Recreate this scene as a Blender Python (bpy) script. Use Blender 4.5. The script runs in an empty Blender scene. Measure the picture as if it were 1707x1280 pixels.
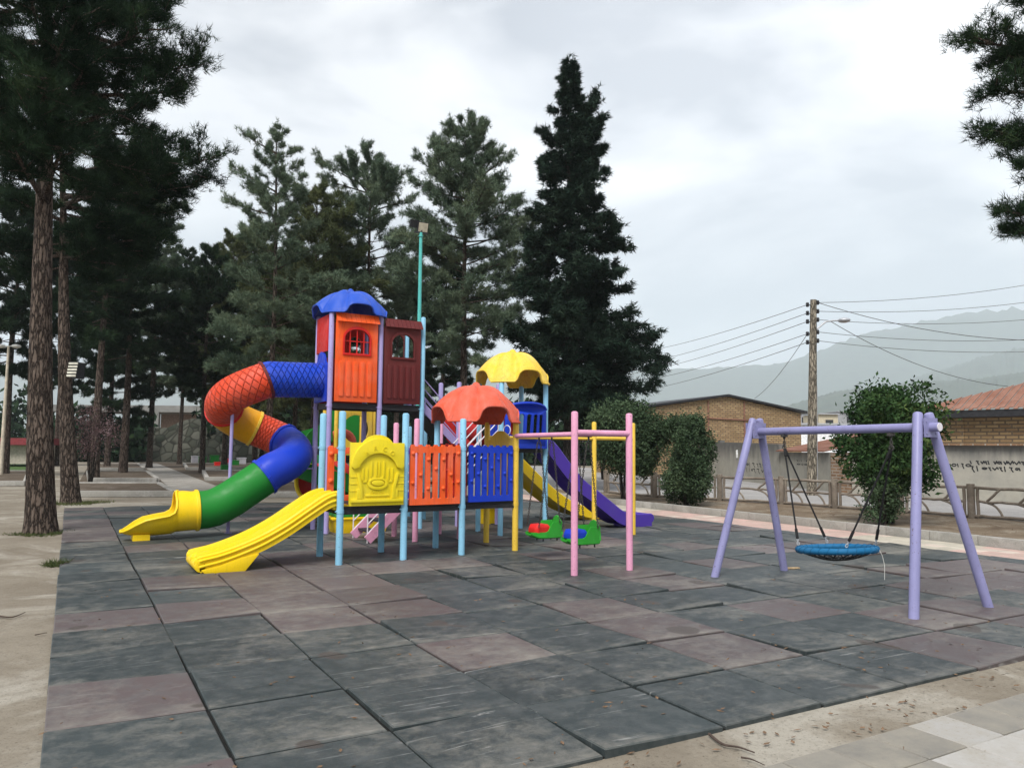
import bpy, bmesh, math, random
import numpy as np
from mathutils import Vector, Matrix
from mathutils.geometry import tessellate_polygon

scene = bpy.context.scene
COL = scene.collection
R = math.radians

# ------------------------------------------------------------------ camera
FOC, PITCH, ROLL, YAW = 1290.0, 0.0815130, 0.0087, 0.516888   # focal length in photo pixels (1707 wide)
EYE = Vector((0.0681, -3.9640, 1.8664))
_fw = Vector((math.sin(YAW) * math.cos(PITCH), math.cos(YAW) * math.cos(PITCH), math.sin(PITCH)))
_rt = Vector((math.cos(YAW), -math.sin(YAW), 0))
_up = _rt.cross(_fw)
_x = _rt * math.cos(ROLL) + _up * math.sin(ROLL)
_y = _up * math.cos(ROLL) - _rt * math.sin(ROLL)
cam = bpy.data.objects.new('camera', bpy.data.cameras.new('camera'))
COL.objects.link(cam)
cam.matrix_world = Matrix(((_x.x, _y.x, -_fw.x, EYE.x), (_x.y, _y.y, -_fw.y, EYE.y), (_x.z, _y.z, -_fw.z, EYE.z), (0, 0, 0, 1)))
cam.data.sensor_width = 36.0
cam.data.lens = 36.0 * FOC / 1707.0
cam.data.clip_start = 0.05
cam.data.clip_end = 20000.0
scene.camera = cam

# ------------------------------------------------------------------ render settings, exposure
scene.render.engine = 'CYCLES'
scene.view_settings.view_transform = 'Standard'
scene.view_settings.look = 'None'
scene.view_settings.exposure = 0.80
scene.view_settings.gamma = 1.0
scene.cycles.max_bounces = 6
scene.cycles.diffuse_bounces = 3
scene.cycles.glossy_bounces = 2
scene.cycles.transmission_bounces = 2
scene.cycles.volume_bounces = 2
scene.cycles.transparent_max_bounces = 4
scene.cycles.use_denoising = True

# ------------------------------------------------------------------ sky and sun
SUN_EL, SUN_AZ = R(52), YAW + R(200)      # azimuth clockwise from +Y
world = bpy.data.worlds.new('World')
scene.world = world
world.use_nodes = True
wn, wl = world.node_tree.nodes, world.node_tree.links
wn.clear()
w_out = wn.new('ShaderNodeOutputWorld')
w_bg = wn.new('ShaderNodeBackground')
w_bg.inputs['Strength'].default_value = 0.1
sky = wn.new('ShaderNodeTexSky')
sky.sky_type = 'NISHITA'
sky.sun_disc = False
sky.sun_elevation = SUN_EL
sky.sun_rotation = SUN_AZ
sky.air_density = 1.0
sky.dust_density = 2.0
w_co = wn.new('ShaderNodeTexCoord')
w_sep = wn.new('ShaderNodeSeparateXYZ')
wl.new(w_co.outputs['Generated'], w_sep.inputs[0])
w_map = wn.new('ShaderNodeMapping')
w_map.inputs['Scale'].default_value = (1.6, 1.6, 4.2)
w_map.inputs['Location'].default_value = (0.35, 0.1, 0.4)
wl.new(w_co.outputs['Generated'], w_map.inputs[0])
w_no = wn.new('ShaderNodeTexNoise')
w_no.inputs['Scale'].default_value = 1.5
w_no.inputs['Detail'].default_value = 5.0
w_no.inputs['Roughness'].default_value = 0.5
w_no.inputs['Distortion'].default_value = 0.25
wl.new(w_map.outputs[0], w_no.inputs['Vector'])
w_rmp = wn.new('ShaderNodeValToRGB')
w_rmp.color_ramp.elements[0].position = 0.40
w_rmp.color_ramp.elements[0].color = (1.7, 1.8, 2.2, 1)
w_rmp.color_ramp.elements[1].position = 0.60
w_rmp.color_ramp.elements[1].color = (6.45, 6.35, 6.45, 1)
wl.new(w_no.outputs['Fac'], w_rmp.inputs[0])
# a broad brighter patch where the cloud is thin
w_sun = wn.new('ShaderNodeVectorMath'); w_sun.operation = 'DOT_PRODUCT'
w_nrm = wn.new('ShaderNodeVectorMath'); w_nrm.operation = 'NORMALIZE'
wl.new(w_co.outputs['Generated'], w_nrm.inputs[0])
wl.new(w_nrm.outputs[0], w_sun.inputs[0])
w_sun.inputs[1].default_value = (math.sin(YAW + R(25)) * math.cos(R(25)), math.cos(YAW + R(25)) * math.cos(R(25)), math.sin(R(25)))
w_glow = wn.new('ShaderNodeMapRange')
w_glow.inputs['From Min'].default_value = 0.80
w_glow.inputs['From Max'].default_value = 1.0
w_glow.inputs['To Min'].default_value = 0.0
w_glow.inputs['To Max'].default_value = 2.8
w_glow.interpolation_type = 'SMOOTHSTEP'
wl.new(w_sun.outputs['Value'], w_glow.inputs['Value'])
w_add = wn.new('ShaderNodeVectorMath'); w_add.operation = 'ADD'
wl.new(w_rmp.outputs[0], w_add.inputs[0])
wl.new(w_glow.outputs[0], w_add.inputs[1])
w_mix = wn.new('ShaderNodeMixRGB')
w_mix.inputs[0].default_value = 0.9
wl.new(sky.outputs[0], w_mix.inputs[1])
wl.new(w_add.outputs[0], w_mix.inputs[2])
wl.new(w_mix.outputs[0], w_bg.inputs['Color'])
wl.new(w_bg.outputs[0], w_out.inputs['Surface'])

sun = bpy.data.objects.new('sun', bpy.data.lights.new('sun', 'SUN'))
COL.objects.link(sun)
sun.data.energy = 3.2
sun.data.angle = R(28)
sun.data.color = (1.0, 0.97, 0.93)
_sd = Vector((math.sin(SUN_AZ) * math.cos(SUN_EL), math.cos(SUN_AZ) * math.cos(SUN_EL), math.sin(SUN_EL)))
sun.rotation_euler = _sd.to_track_quat('Z', 'Y').to_euler()
sun.location = _sd * 60

# ------------------------------------------------------------------ measuring: photo pixel -> place in the world
def ray(px, py):
    u, v = (px - 853.5) / FOC, (640 - py) / FOC
    return (_fw + _x * u + _y * v)
def at(px, py, z=0.0):
    d = ray(px, py); t = (z - EYE.z) / d.z
    return EYE + d * t
_flat = Vector((math.sin(YAW), math.cos(YAW), 0))
def deep(px, py, dist):
    d = ray(px, py)
    return EYE + d * (dist / d.dot(_flat))
def ground(px, dist):
    p = deep(px, 745, dist); p.z = 0
    return p

# ------------------------------------------------------------------ mesh helpers
class Mesh:
    def __init__(self):
        self.v, self.f, self.uv = [], [], {}
    def add(self, verts, faces):
        o = len(self.v)
        self.v += [tuple(p) for p in verts]
        self.f += [tuple(i + o for i in f) for f in faces]
        return self
    def box(self, lo, hi):
        (a, b, c), (d, e, f) = lo, hi
        vs = [(a, b, c), (d, b, c), (d, e, c), (a, e, c), (a, b, f), (d, b, f), (d, e, f), (a, e, f)]
        return self.add(vs, [(0, 3, 2, 1), (4, 5, 6, 7), (0, 1, 5, 4), (1, 2, 6, 5), (2, 3, 7, 6), (3, 0, 4, 7)])
    def bar(self, p, q, w, t, up=(0, 0, 1)):
        p, q = Vector(p), Vector(q); d = (q - p).normalized(); up = Vector(up)
        if abs(d.dot(up)) > 0.98: up = Vector((1, 0, 0))
        s = d.cross(up).normalized(); n = s.cross(d)
        vs = []
        for e in (p, q):
            for a, b in ((-1, -1), (1, -1), (1, 1), (-1, 1)):
                vs.append(e + s * (a * w / 2) + n * (b * t / 2))
        return self.add(vs, [(3, 2, 1, 0), (4, 5, 6, 7), (0, 1, 5, 4), (1, 2, 6, 5), (2, 3, 7, 6), (3, 0, 4, 7)])
    def tube(self, pts, rad, seg=12, cap=True, dome=False):
        pts = [Vector(p) for p in pts]
        if not hasattr(rad, '__len__'): rad = [rad] * len(pts)
        if dome:
            d = (pts[-1] - pts[-2]).normalized(); r = rad[-1]
            pts = pts[:-1] + [pts[-1] - d * r * 0.5, pts[-1] - d * r * 0.2, pts[-1]]
            rad = list(rad[:-1]) + [r, r * 0.85, r * 0.45]
        n = len(pts); o = len(self.v)
        t0 = (pts[1] - pts[0]).normalized()
        ref = Vector((0, 0, 1)) if abs(t0.z) < 0.9 else Vector((1, 0, 0))
        s = t0.cross(ref).normalized()
        for i in range(n):
            t = (pts[min(i + 1, n - 1)] - pts[max(i - 1, 0)]).normalized()
            s = (s - t * s.dot(t)).normalized(); b = t.cross(s)
            for k in range(seg):
                a = 2 * math.pi * k / seg
                self.v.append(tuple(pts[i] + (s * math.cos(a) + b * math.sin(a)) * rad[i]))
        for i in range(n - 1):
            for k in range(seg):
                k2 = (k + 1) % seg
                self.f.append((o + i * seg + k, o + i * seg + k2, o + (i + 1) * seg + k2, o + (i + 1) * seg + k))
        if cap:
            self.f.append(tuple(o + k for k in range(seg - 1, -1, -1)))
            self.f.append(tuple(o + (n - 1) * seg + k for k in range(seg)))
        return self
    def ring(self, c, rad, tr, axis=(0, 0, 1), seg=32, tseg=10):
        c, ax = Vector(c), Vector(axis).normalized()
        s = ax.orthogonal().normalized(); b = ax.cross(s); o = len(self.v)
        for i in range(seg):
            a = 2 * math.pi * i / seg; d = s * math.cos(a) + b * math.sin(a)
            for k in range(tseg):
                e = 2 * math.pi * k / tseg
                self.v.append(tuple(c + d * (rad + tr * math.cos(e)) + ax * tr * math.sin(e)))
        for i in range(seg):
            for k in range(tseg):
                i2, k2 = (i + 1) % seg, (k + 1) % tseg
                self.f.append((o + i * tseg + k, o + i2 * tseg + k, o + i2 * tseg + k2, o + i * tseg + k2))
        return self
    def ball(self, c, r, seg=10, rings=6, sc=(1, 1, 1)):
        o = len(self.v)
        for i in range(rings + 1):
            a = math.pi * i / rings
            for k in range(seg):
                b = 2 * math.pi * k / seg
                self.v.append((c[0] + r * sc[0] * math.sin(a) * math.cos(b), c[1] + r * sc[1] * math.sin(a) * math.sin(b), c[2] + r * sc[2] * math.cos(a)))
        for i in range(rings):
            for k in range(seg):
                k2 = (k + 1) % seg
                self.f.append((o + i * seg + k, o + (i + 1) * seg + k, o + (i + 1) * seg + k2, o + i * seg + k2))
        return self
    def plate(self, outline, holes, org, ax, ay, t):
        """flat plate: 2D outline with holes, laid at org with axes ax, ay, thickness t along ax x ay"""
        org, ax, ay = Vector(org), Vector(ax), Vector(ay); n = ax.cross(ay).normalized()
        loops = [outline] + list(holes)
        flat = [p for l in loops for p in l]
        tris = tessellate_polygon([[Vector((p[0], p[1], 0)) for p in l] for l in loops])
        o, m = len(self.v), len(flat)
        for k in (0, 1):
            for p in flat: self.v.append(tuple(org + ax * p[0] + ay * p[1] + n * (t * k)))
        for a, b, c in tris:
            pa, pb, pc = flat[a], flat[b], flat[c]
            if (pb[0] - pa[0]) * (pc[1] - pa[1]) - (pb[1] - pa[1]) * (pc[0] - pa[0]) < 0: b, c = c, b
            self.f.append((o + m + a, o + m + b, o + m + c)); self.f.append((o + c, o + b, o + a))
        i0 = 0
        for li, l in enumerate(loops):
            area = sum(l[i][0] * l[(i + 1) % len(l)][1] - l[(i + 1) % len(l)][0] * l[i][1] for i in range(len(l)))
            for i in range(len(l)):
                a, b = i0 + i, i0 + (i + 1) % len(l)
                q = (o + a, o + b, o + m + b, o + m + a)
                if (area > 0) != (li == 0): q = q[::-1]
                self.f.append(q)
            i0 += len(l)
        return self
    def sweep(self, frames, section, closed=True, cap=True):
        """frames: list of (point, side, normal); section: list of (a along side, b along normal), or one per frame"""
        o = len(self.v); n = None
        for i, (p, s, nn) in enumerate(frames):
            sec = section[i] if isinstance(section[0], list) else section
            n = len(sec)
            for a, b in sec: self.v.append(tuple(Vector(p) + Vector(s) * a + Vector(nn) * b))
        for i in range(len(frames) - 1):
            for k in range(n if closed else n - 1):
                k2 = (k + 1) % n
                self.f.append((o + i * n + k, o + i * n + k2, o + (i + 1) * n + k2, o + (i + 1) * n + k))
        if cap and closed:
            for base, rev in ((o, True), (o + (len(frames) - 1) * n, False)):
                loop = [Vector((a, b, 0)) for a, b in (section[0 if rev else -1] if isinstance(section[0], list) else section)]
                for tri in tessellate_polygon([loop]):
                    self.f.append(tuple(base + q for q in (tri if rev else tri[::-1])))
        return self

def make_mesh(name, verts, faces, mat, smooth=35, bevel=0.0, uvs=None, fix=True):
    me = bpy.data.meshes.new(name)
    me.from_pydata([tuple(v) for v in verts], [], faces)
    if fix or bevel:
        bm = bmesh.new(); bm.from_mesh(me)
        if fix: bmesh.ops.recalc_face_normals(bm, faces=bm.faces)
        if bevel:
            ed = [e for e in bm.edges if len(e.link_faces) == 2 and e.calc_face_angle(0) > R(30)]
            bmesh.ops.bevel(bm, geom=ed, offset=bevel, segments=2, profile=0.6, affect='EDGES', clamp_overlap=True)
        bm.to_mesh(me); bm.free()
    if mat: me.materials.append(mat)
    if smooth:
        me.polygons.foreach_set('use_smooth', [True] * len(me.polygons))
        me.set_sharp_from_angle(angle=R(smooth))
    return me

def obj(name, m, mat, parent=None, smooth=35, bevel=0.0, fix=True):
    """one mesh object; vertices are given in world space and moved into the parent's space"""
    off = Vector((0, 0, 0)); p = parent
    while p is not None: off = off + Vector(p.location); p = p.parent
    vs = [Vector(v) - off for v in m.v] if off.length else m.v
    o = bpy.data.objects.new(name, make_mesh(name, vs, m.f, mat, smooth, bevel, fix=fix))
    COL.objects.link(o)
    if parent: o.parent = parent
    return o

def thing(name, label, cat, loc, group=None):
    o = bpy.data.objects.new(name, None); COL.objects.link(o)
    o.empty_display_size = 0.2
    o.location = loc; o['label'] = label; o['category'] = cat
    if group: o['group'] = group
    return o
def tag(o, label, cat, group=None):
    o['label'] = label; o['category'] = cat
    if group: o['group'] = group
    return o
def structure(name, m, mat, label, smooth=35, bevel=0.0, kind='structure', cat=None):
    o = obj(name, m, mat, None, smooth, bevel); o['kind'] = kind; o['label'] = label; o['category'] = cat or name.replace('_', ' ')
    return o

# ------------------------------------------------------------------ materials
def mat_base(name, rough=0.6, spec=0.4):
    m = bpy.data.materials.new(name); m.use_nodes = True
    nt = m.node_tree; b = nt.nodes['Principled BSDF']
    b.inputs['Roughness'].default_value = rough
    b.inputs['Specular IOR Level'].default_value = spec
    return m, nt.nodes, nt.links, b
def noise(nodes, links, vec, scale, detail=4, rough=0.55, stretch=None, dist=0.0):
    if stretch:
        mp = nodes.new('ShaderNodeMapping'); mp.inputs['Scale'].default_value = stretch
        links.new(vec, mp.inputs[0]); vec = mp.outputs[0]
    n = nodes.new('ShaderNodeTexNoise'); n.inputs['Scale'].default_value = scale
    n.inputs['Detail'].default_value = detail; n.inputs['Roughness'].default_value = rough
    n.inputs['Distortion'].default_value = dist
    links.new(vec, n.inputs['Vector']); return n.outputs['Fac']
def ramp(nodes, links, fac, stops):
    r = nodes.new('ShaderNodeValToRGB'); e = r.color_ramp.elements
    while len(e) < len(stops): e.new(0.5)
    for el, (p, c) in zip(e, stops):
        el.position = p; el.color = (c[0], c[1], c[2], 1) if hasattr(c, '__len__') else (c, c, c, 1)
    links.new(fac, r.inputs[0]); return r.outputs[0]
def mixc(nodes, links, fac, a, b, mode='MIX'):
    n = nodes.new('ShaderNodeMixRGB'); n.blend_type = mode
    for i, x in ((0, fac), (1, a), (2, b)):
        if hasattr(x, 'is_linked'): links.new(x, n.inputs[i])
        elif i == 0: n.inputs[0].default_value = x
        else: n.inputs[i].default_value = (x[0], x[1], x[2], 1)
    return n.outputs[0]
def bump(nodes, links, b, height, strength=0.3, dist=0.01):
    n = nodes.new('ShaderNodeBump'); n.inputs['Strength'].default_value = strength; n.inputs['Distance'].default_value = dist
    links.new(height, n.inputs['Height']); links.new(n.outputs[0], b.inputs['Normal'])
def coords(nodes, kind='Object'):
    return nodes.new('ShaderNodeTexCoord').outputs[kind]

def plastic(name, c, fade=0.25, rough=0.42, dirt=0.35):
    """moulded plastic: faded, scuffed, with dusty streaks"""
    m, n, l, b = mat_base(name, rough, 0.22)
    co = coords(n)
    pale = tuple(x + (max(c) * 0.8 + 0.05 - x) * 0.25 for x in c)
    f1 = ramp(n, l, noise(n, l, co, 2.3, 5), [(0.42, 0), (0.72, fade)])
    col = mixc(n, l, f1, c, pale)
    f2 = ramp(n, l, noise(n, l, co, 5.0, 6, 0.65, (6, 6, 0.7)), [(0.52, 0), (0.78, dirt * 1.2)])
    col = mixc(n, l, f2, col, tuple(x * 0.45 + 0.02 for x in c))
    f3 = ramp(n, l, noise(n, l, co, 60, 3, 0.7), [(0.64, 0), (0.75, dirt * 0.6)])
    col = mixc(n, l, f3, col, tuple(x * 0.5 + 0.03 for x in c))
    l.new(col, b.inputs['Base Color'])
    l.new(ramp(n, l, noise(n, l, co, 9, 4), [(0.3, rough - 0.1), (0.7, rough + 0.2)]), b.inputs['Roughness'])
    bump(n, l, b, noise(n, l, co, 24, 3), 0.12, 0.01)
    return m
def painted(name, c, rough=0.4):
    """painted steel pipe with chips, rust specks and grime"""
    m, n, l, b = mat_base(name, rough, 0.3)
    co = coords(n)
    f1 = ramp(n, l, noise(n, l, co, 3.0, 5, 0.6, (1, 1, 0.5)), [(0.35, 0), (0.7, 1)])
    col = mixc(n, l, f1, tuple(x * 0.88 for x in c), tuple(min(1, x * 1.06 + 0.01) for x in c))
    f2 = ramp(n, l, noise(n, l, co, 26, 4, 0.75), [(0.645, 0), (0.675, 1)])
    col = mixc(n, l, f2, col, (0.10, 0.055, 0.035))
    f3 = ramp(n, l, noise(n, l, co, 7, 6, 0.7), [(0.58, 0), (0.72, 0.5)])
    col = mixc(n, l, f3, col, tuple(x * 0.5 + 0.04 for x in c))
    l.new(col, b.inputs['Base Color'])
    bump(n, l, b, noise(n, l, co, 30, 2), 0.08, 0.005)
    return m
def plain(name, c, rough=0.7, var=0.25, scale=6.0, bumpy=0.2, spec=0.3, metal=0.0):
    m, n, l, b = mat_base(name, rough, spec)
    b.inputs['Metallic'].default_value = metal
    co = coords(n)
    f = noise(n, l, co, scale, 6, 0.6)
    l.new(mixc(n, l, ramp(n, l, f, [(0.3, 0), (0.7, 1)]), tuple(x * (1 - var) for x in c), tuple(min(1, x * (1 + var)) for x in c)), b.inputs['Base Color'])
    bump(n, l, b, noise(n, l, co, scale * 6, 4), bumpy, 0.01)
    return m
def foliage(name, dark, light, tip=None):
    m, n, l, b = mat_base(name, 0.8, 0.05)
    g = n.new('ShaderNodeNewGeometry')
    f = noise(n, l, g.outputs['Position'], 0.55, 3)
    f2 = n.new('ShaderNodeMath'); f2.operation = 'ADD'
    l.new(f, f2.inputs[0])
    mm = n.new('ShaderNodeMath'); mm.operation = 'MULTIPLY_ADD'; mm.inputs[1].default_value = 0.3; mm.inputs[2].default_value = -0.15
    l.new(g.outputs['Random Per Island'], mm.inputs[0]); l.new(mm.outputs[0], f2.inputs[1])
    st = [(0.32, dark), (0.66, light)] + ([(0.86, tip)] if tip else [])
    l.new(ramp(n, l, f2.outputs[0], st), b.inputs['Base Color'])
    return m
def bark(name, a, c):
    m, n, l, b = mat_base(name, 0.9, 0.15)
    co = coords(n)
    mp = n.new('ShaderNodeMapping'); mp.inputs['Scale'].default_value = (14, 14, 2.9); l.new(co, mp.inputs[0])
    vo = n.new('ShaderNodeTexVoronoi'); vo.feature = 'DISTANCE_TO_EDGE'; vo.inputs['Scale'].default_value = 1.0
    nz = n.new('ShaderNodeTexNoise'); nz.inputs['Scale'].default_value = 3.0; l.new(mp.outputs[0], nz.inputs['Vector'])
    ad = n.new('ShaderNodeMixRGB'); ad.blend_type = 'ADD'; ad.inputs[0].default_value = 1.0
    l.new(mp.outputs[0], ad.inputs[1]); l.new(nz.outputs['Color'], ad.inputs[2]); l.new(ad.outputs[0], vo.inputs['Vector'])
    crack = ramp(n, l, vo.outputs['Distance'], [(0.0, 0), (0.20, 1)])
    col = mixc(n, l, crack, tuple(x * 0.2 for x in a), mixc(n, l, noise(n, l, co, 7, 5), a, c))
    l.new(col, b.inputs['Base Color'])
    bump(n, l, b, crack, 0.9, 0.035)
    return m

M = {}
M['blue_paint'] = painted('light blue paint', (0.25, 0.53, 0.72))
M['lavender_paint'] = painted('lavender paint', (0.36, 0.31, 0.58))
M['swing_paint'] = painted('violet swing paint', (0.245, 0.24, 0.43))
M['pink_paint'] = painted('pink paint', (0.72, 0.33, 0.48))
M['yellow_paint'] = painted('yellow paint', (0.80, 0.53, 0.06))
M['white_paint'] = painted('white rail paint', (0.72, 0.68, 0.72))
M['yellow'] = plastic('yellow plastic', (0.86, 0.58, 0.008), 0.12, 0.38, 0.22)
M['panel_yellow'] = plastic('lemon plastic', (0.78, 0.62, 0.015), 0.12, 0.42, 0.22)
M['roof_yellow'] = plastic('weathered yellow plastic', (0.80, 0.54, 0.05), 0.5, 0.5, 0.8)
M['orange'] = plastic('orange plastic', (0.86, 0.11, 0.018), 0.3, 0.45, 0.6)
M['roof_red'] = plastic('faded red plastic', (0.64, 0.10, 0.05), 0.55, 0.5, 0.75)
M['red'] = plastic('red plastic', (0.62, 0.02, 0.015), 0.2, 0.42, 0.3)
M['maroon'] = plastic('maroon plastic', (0.12, 0.02, 0.02), 0.15, 0.5, 0.35)
M['blue'] = plastic('blue plastic', (0.01, 0.045, 0.48), 0.12, 0.4, 0.2)
M['roof_blue'] = plastic('sun faded blue plastic', (0.022, 0.085, 0.48), 0.4, 0.42, 0.3)
M['green'] = plastic('green plastic', (0.012, 0.20, 0.025), 0.25, 0.42, 0.25)
M['seat_green'] = plastic('bright green plastic', (0.03, 0.33, 0.03), 0.2, 0.4, 0.2)
M['purple'] = plastic('purple plastic', (0.07, 0.035, 0.32), 0.15, 0.4, 0.25)
M['dark_steel'] = plain('dark steel', (0.025, 0.025, 0.028), 0.55, 0.3, 9, 0.2)
M['chain'] = plain('chain steel', (0.07, 0.065, 0.06), 0.5, 0.3, 20, 0.2, 0.5, 0.4)
M['steel'] = plain('galvanised steel', (0.42, 0.43, 0.45), 0.45, 0.2, 12, 0.1, 0.5, 0.3)

def diamond_plastic(name, c):
    """plastic tube with an embossed diamond quilting that follows the tube (uv: length, turn)"""
    m = plastic(name, c, 0.3, 0.42, 0.3)
    n, l = m.node_tree.nodes, m.node_tree.links; b = n['Principled BSDF']
    uv = coords(n, 'UV'); s = n.new('ShaderNodeSeparateXYZ'); l.new(uv, s.inputs[0])
    outs = []
    for sign in (1, -1):
        k = n.new('ShaderNodeMath'); k.operation = 'MULTIPLY_ADD'; k.inputs[1].default_value = sign * 1.0
        l.new(s.outputs['Y'], k.inputs[0]); l.new(s.outputs['X'], k.inputs[2])
        w = n.new('ShaderNodeMath'); w.operation = 'PINGPONG'; w.inputs[1].default_value = 0.062; l.new(k.outputs[0], w.inputs[0])
        outs.append(w.outputs[0])
    mn = n.new('ShaderNodeMath'); mn.operation = 'MINIMUM'; l.new(outs[0], mn.inputs[0]); l.new(outs[1], mn.inputs[1])
    h = ramp(n, l, mn.outputs[0], [(0.0, 0), (0.016, 1)])
    bump(n, l, b, h, 1.0, 0.03)
    return m
M['tube_blue'] = diamond_plastic('quilted blue plastic', (0.01, 0.055, 0.50))
M['tube_red'] = diamond_plastic('quilted red plastic', (0.72, 0.07, 0.025))

def mp2(n, l, v, off):
    k = n.new('ShaderNodeMapping'); k.inputs['Location'].default_value = (off, -off, 0); l.new(v, k.inputs[0]); return k.outputs[0]
def tile_material(name, rough=0.56):
    """per-tile tint comes from the mesh; dust, scuffs and scratches are laid over it"""
    m, n, l, b = mat_base(name, rough, 0.45)
    a = n.new('ShaderNodeVertexColor'); a.layer_name = 'tint'
    g = n.new('ShaderNodeNewGeometry').outputs['Position']
    col = mixc(n, l, ramp(n, l, noise(n, l, g, 5.0, 7, 0.7), [(0.42, 0), (0.72, 0.55)]), a.outputs['Color'], (0.105, 0.112, 0.11))
    # dust gathers in soft drifts, thickest along the tiles' near edges; none on the upright sides
    sp = n.new('ShaderNodeSeparateXYZ'); l.new(g, sp.inputs[0])
    fr = n.new('ShaderNodeMath'); fr.operation = 'FRACT'; l.new(sp.outputs['Y'], fr.inputs[0])
    edge = ramp(n, l, fr.outputs[0], [(0.0, 0.085), (0.22, 0.0), (0.94, 0.0), (1.0, 0.03)])
    big = n.new('ShaderNodeMath'); big.operation = 'MULTIPLY_ADD'; big.inputs[1].default_value = 0.55; l.new(noise(n, l, g, 0.62, 3, 0.5), big.inputs[0]); l.new(edge, big.inputs[2])
    sm = n.new('ShaderNodeMath'); sm.operation = 'MULTIPLY_ADD'; sm.inputs[1].default_value = 0.5; l.new(noise(n, l, g, 5.5, 9, 0.78, (1, 1.25, 1), 0.3), sm.inputs[0]); l.new(big.outputs[0], sm.inputs[2])
    dust = ramp(n, l, sm.outputs[0], [(0.52, 0), (0.63, 0.35), (0.76, 0.85)])
    nz = n.new('ShaderNodeSeparateXYZ'); l.new(n.new('ShaderNodeNewGeometry').outputs['True Normal'], nz.inputs[0])
    upw = ramp(n, l, nz.outputs['Z'], [(0.6, 0), (0.9, 1)])
    dust = mixc(n, l, 1.0, dust, upw, 'MULTIPLY')
    col = mixc(n, l, dust, col, (0.26, 0.242, 0.205))
    col = mixc(n, l, ramp(n, l, noise(n, l, mp2(n, l, g, 3.3), 3.4, 8, 0.75, (1, 1.4, 1), 0.7), [(0.60, 0), (0.75, 0.35)]), col, (0.17, 0.165, 0.15))
    for rot, sc in ((0.6, 1.0), (-0.75, 1.6), (1.75, 1.3), (2.6, 0.8)):
        mp = n.new('ShaderNodeMapping'); mp.inputs['Rotation'].default_value = (0, 0, rot); mp.inputs['Scale'].default_value = (0.7 * sc, 16 * sc, 1)
        l.new(g, mp.inputs[0])
        scr = ramp(n, l, noise(n, l, mp.outputs[0], 1.2, 5, 0.6, None, 0.9), [(0.655, 0), (0.68, 0.75), (0.71, 0)])
        scr = mixc(n, l, 1.0, scr, ramp(n, l, noise(n, l, mp2(n, l, g, rot * 7), 0.9, 2, 0.5), [(0.50, 0), (0.60, 1)]), 'MULTIPLY')
        col = mixc(n, l, scr, col, (0.36, 0.36, 0.34))
    dots = ramp(n, l, noise(n, l, g, 26, 3, 0.7), [(0.68, 0), (0.74, 0.6)])
    col = mixc(n, l, dots, col, (0.02, 0.02, 0.02))
    damp = ramp(n, l, noise(n, l, g, 1.5, 1, 0.3), [(0.715, 0), (0.725, 0.75)])
    col = mixc(n, l, damp, col, (0.055, 0.043, 0.036))
    l.new(col, b.inputs['Base Color'])
    bump(n, l, b, noise(n, l, g, 90, 4, 0.7), 0.35, 0.006)
    return m
M['rubber'] = tile_material('rubber tile')

def soil_material(name, a, c, pale, sc=1.0, bumpd=0.02):
    m, n, l, b = mat_base(name, 0.95, 0.1)
    g = n.new('ShaderNodeNewGeometry').outputs['Position']
    col = mixc(n, l, ramp(n, l, noise(n, l, g, 0.7 * sc, 8, 0.65, None, 0.6), [(0.35, 0), (0.66, 1)]), a, c)
    col = mixc(n, l, ramp(n, l, noise(n, l, g, 0.35 * sc, 7, 0.7, None, 1.0), [(0.5, 0), (0.62, 0.9)]), col, pale)
    col = mixc(n, l, ramp(n, l, noise(n, l, g, 34 * sc, 4, 0.8), [(0.56, 0), (0.68, 0.8)]), col, tuple(x * 0.35 for x in a))
    col = mixc(n, l, ramp(n, l, noise(n, l, g, 8 * sc, 6, 0.75), [(0.3, 0.35), (0.5, 0)]), col, tuple(x * 0.6 for x in a))
    l.new(col, b.inputs['Base Color'])
    bump(n, l, b, noise(n, l, g, 14 * sc, 8, 0.7), 0.7, bumpd)
    return m
M['dirt'] = soil_material('trodden sandy ground', (0.185, 0.158, 0.122), (0.255, 0.225, 0.178), (0.35, 0.325, 0.275))
M['bed'] = soil_material('dry mulch soil', (0.13, 0.095, 0.065), (0.24, 0.19, 0.135), (0.30, 0.26, 0.2), 2.0, 0.05)
M['bed_dark'] = soil_material('dark garden soil', (0.09, 0.07, 0.05), (0.14, 0.11, 0.085), (0.18, 0.15, 0.12), 2.0, 0.05)
M['concrete'] = soil_material('pale concrete', (0.24, 0.225, 0.20), (0.31, 0.29, 0.26), (0.37, 0.35, 0.315), 1.5, 0.01)
M['road'] = soil_material('pale worn road', (0.27, 0.262, 0.255), (0.33, 0.318, 0.305), (0.37, 0.357, 0.345), 0.7, 0.006)
M['kerb'] = soil_material('weathered kerb concrete', (0.27, 0.26, 0.235), (0.36, 0.345, 0.31), (0.42, 0.40, 0.37), 2.0, 0.008)
def paver_material():
    m, n, l, b = mat_base('concrete paver', 0.9, 0.15)
    a = n.new('ShaderNodeVertexColor'); a.layer_name = 'tint'
    g = n.new('ShaderNodeNewGeometry').outputs['Position']
    col = mixc(n, l, ramp(n, l, noise(n, l, g, 2.5, 8, 0.75), [(0.36, 0), (0.66, 0.75)]), a.outputs['Color'], (0.30, 0.275, 0.225))
    col = mixc(n, l, ramp(n, l, noise(n, l, g, 40, 3, 0.7), [(0.62, 0), (0.74, 0.5)]), col, (0.15, 0.13, 0.1))
    l.new(col, b.inputs['Base Color'])
    bump(n, l, b, noise(n, l, g, 60, 4, 0.7), 0.4, 0.005)
    return m
M['paver'] = paver_material()
M['bark'] = bark('pine bark', (0.075, 0.052, 0.04), (0.17, 0.135, 0.11))
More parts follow.
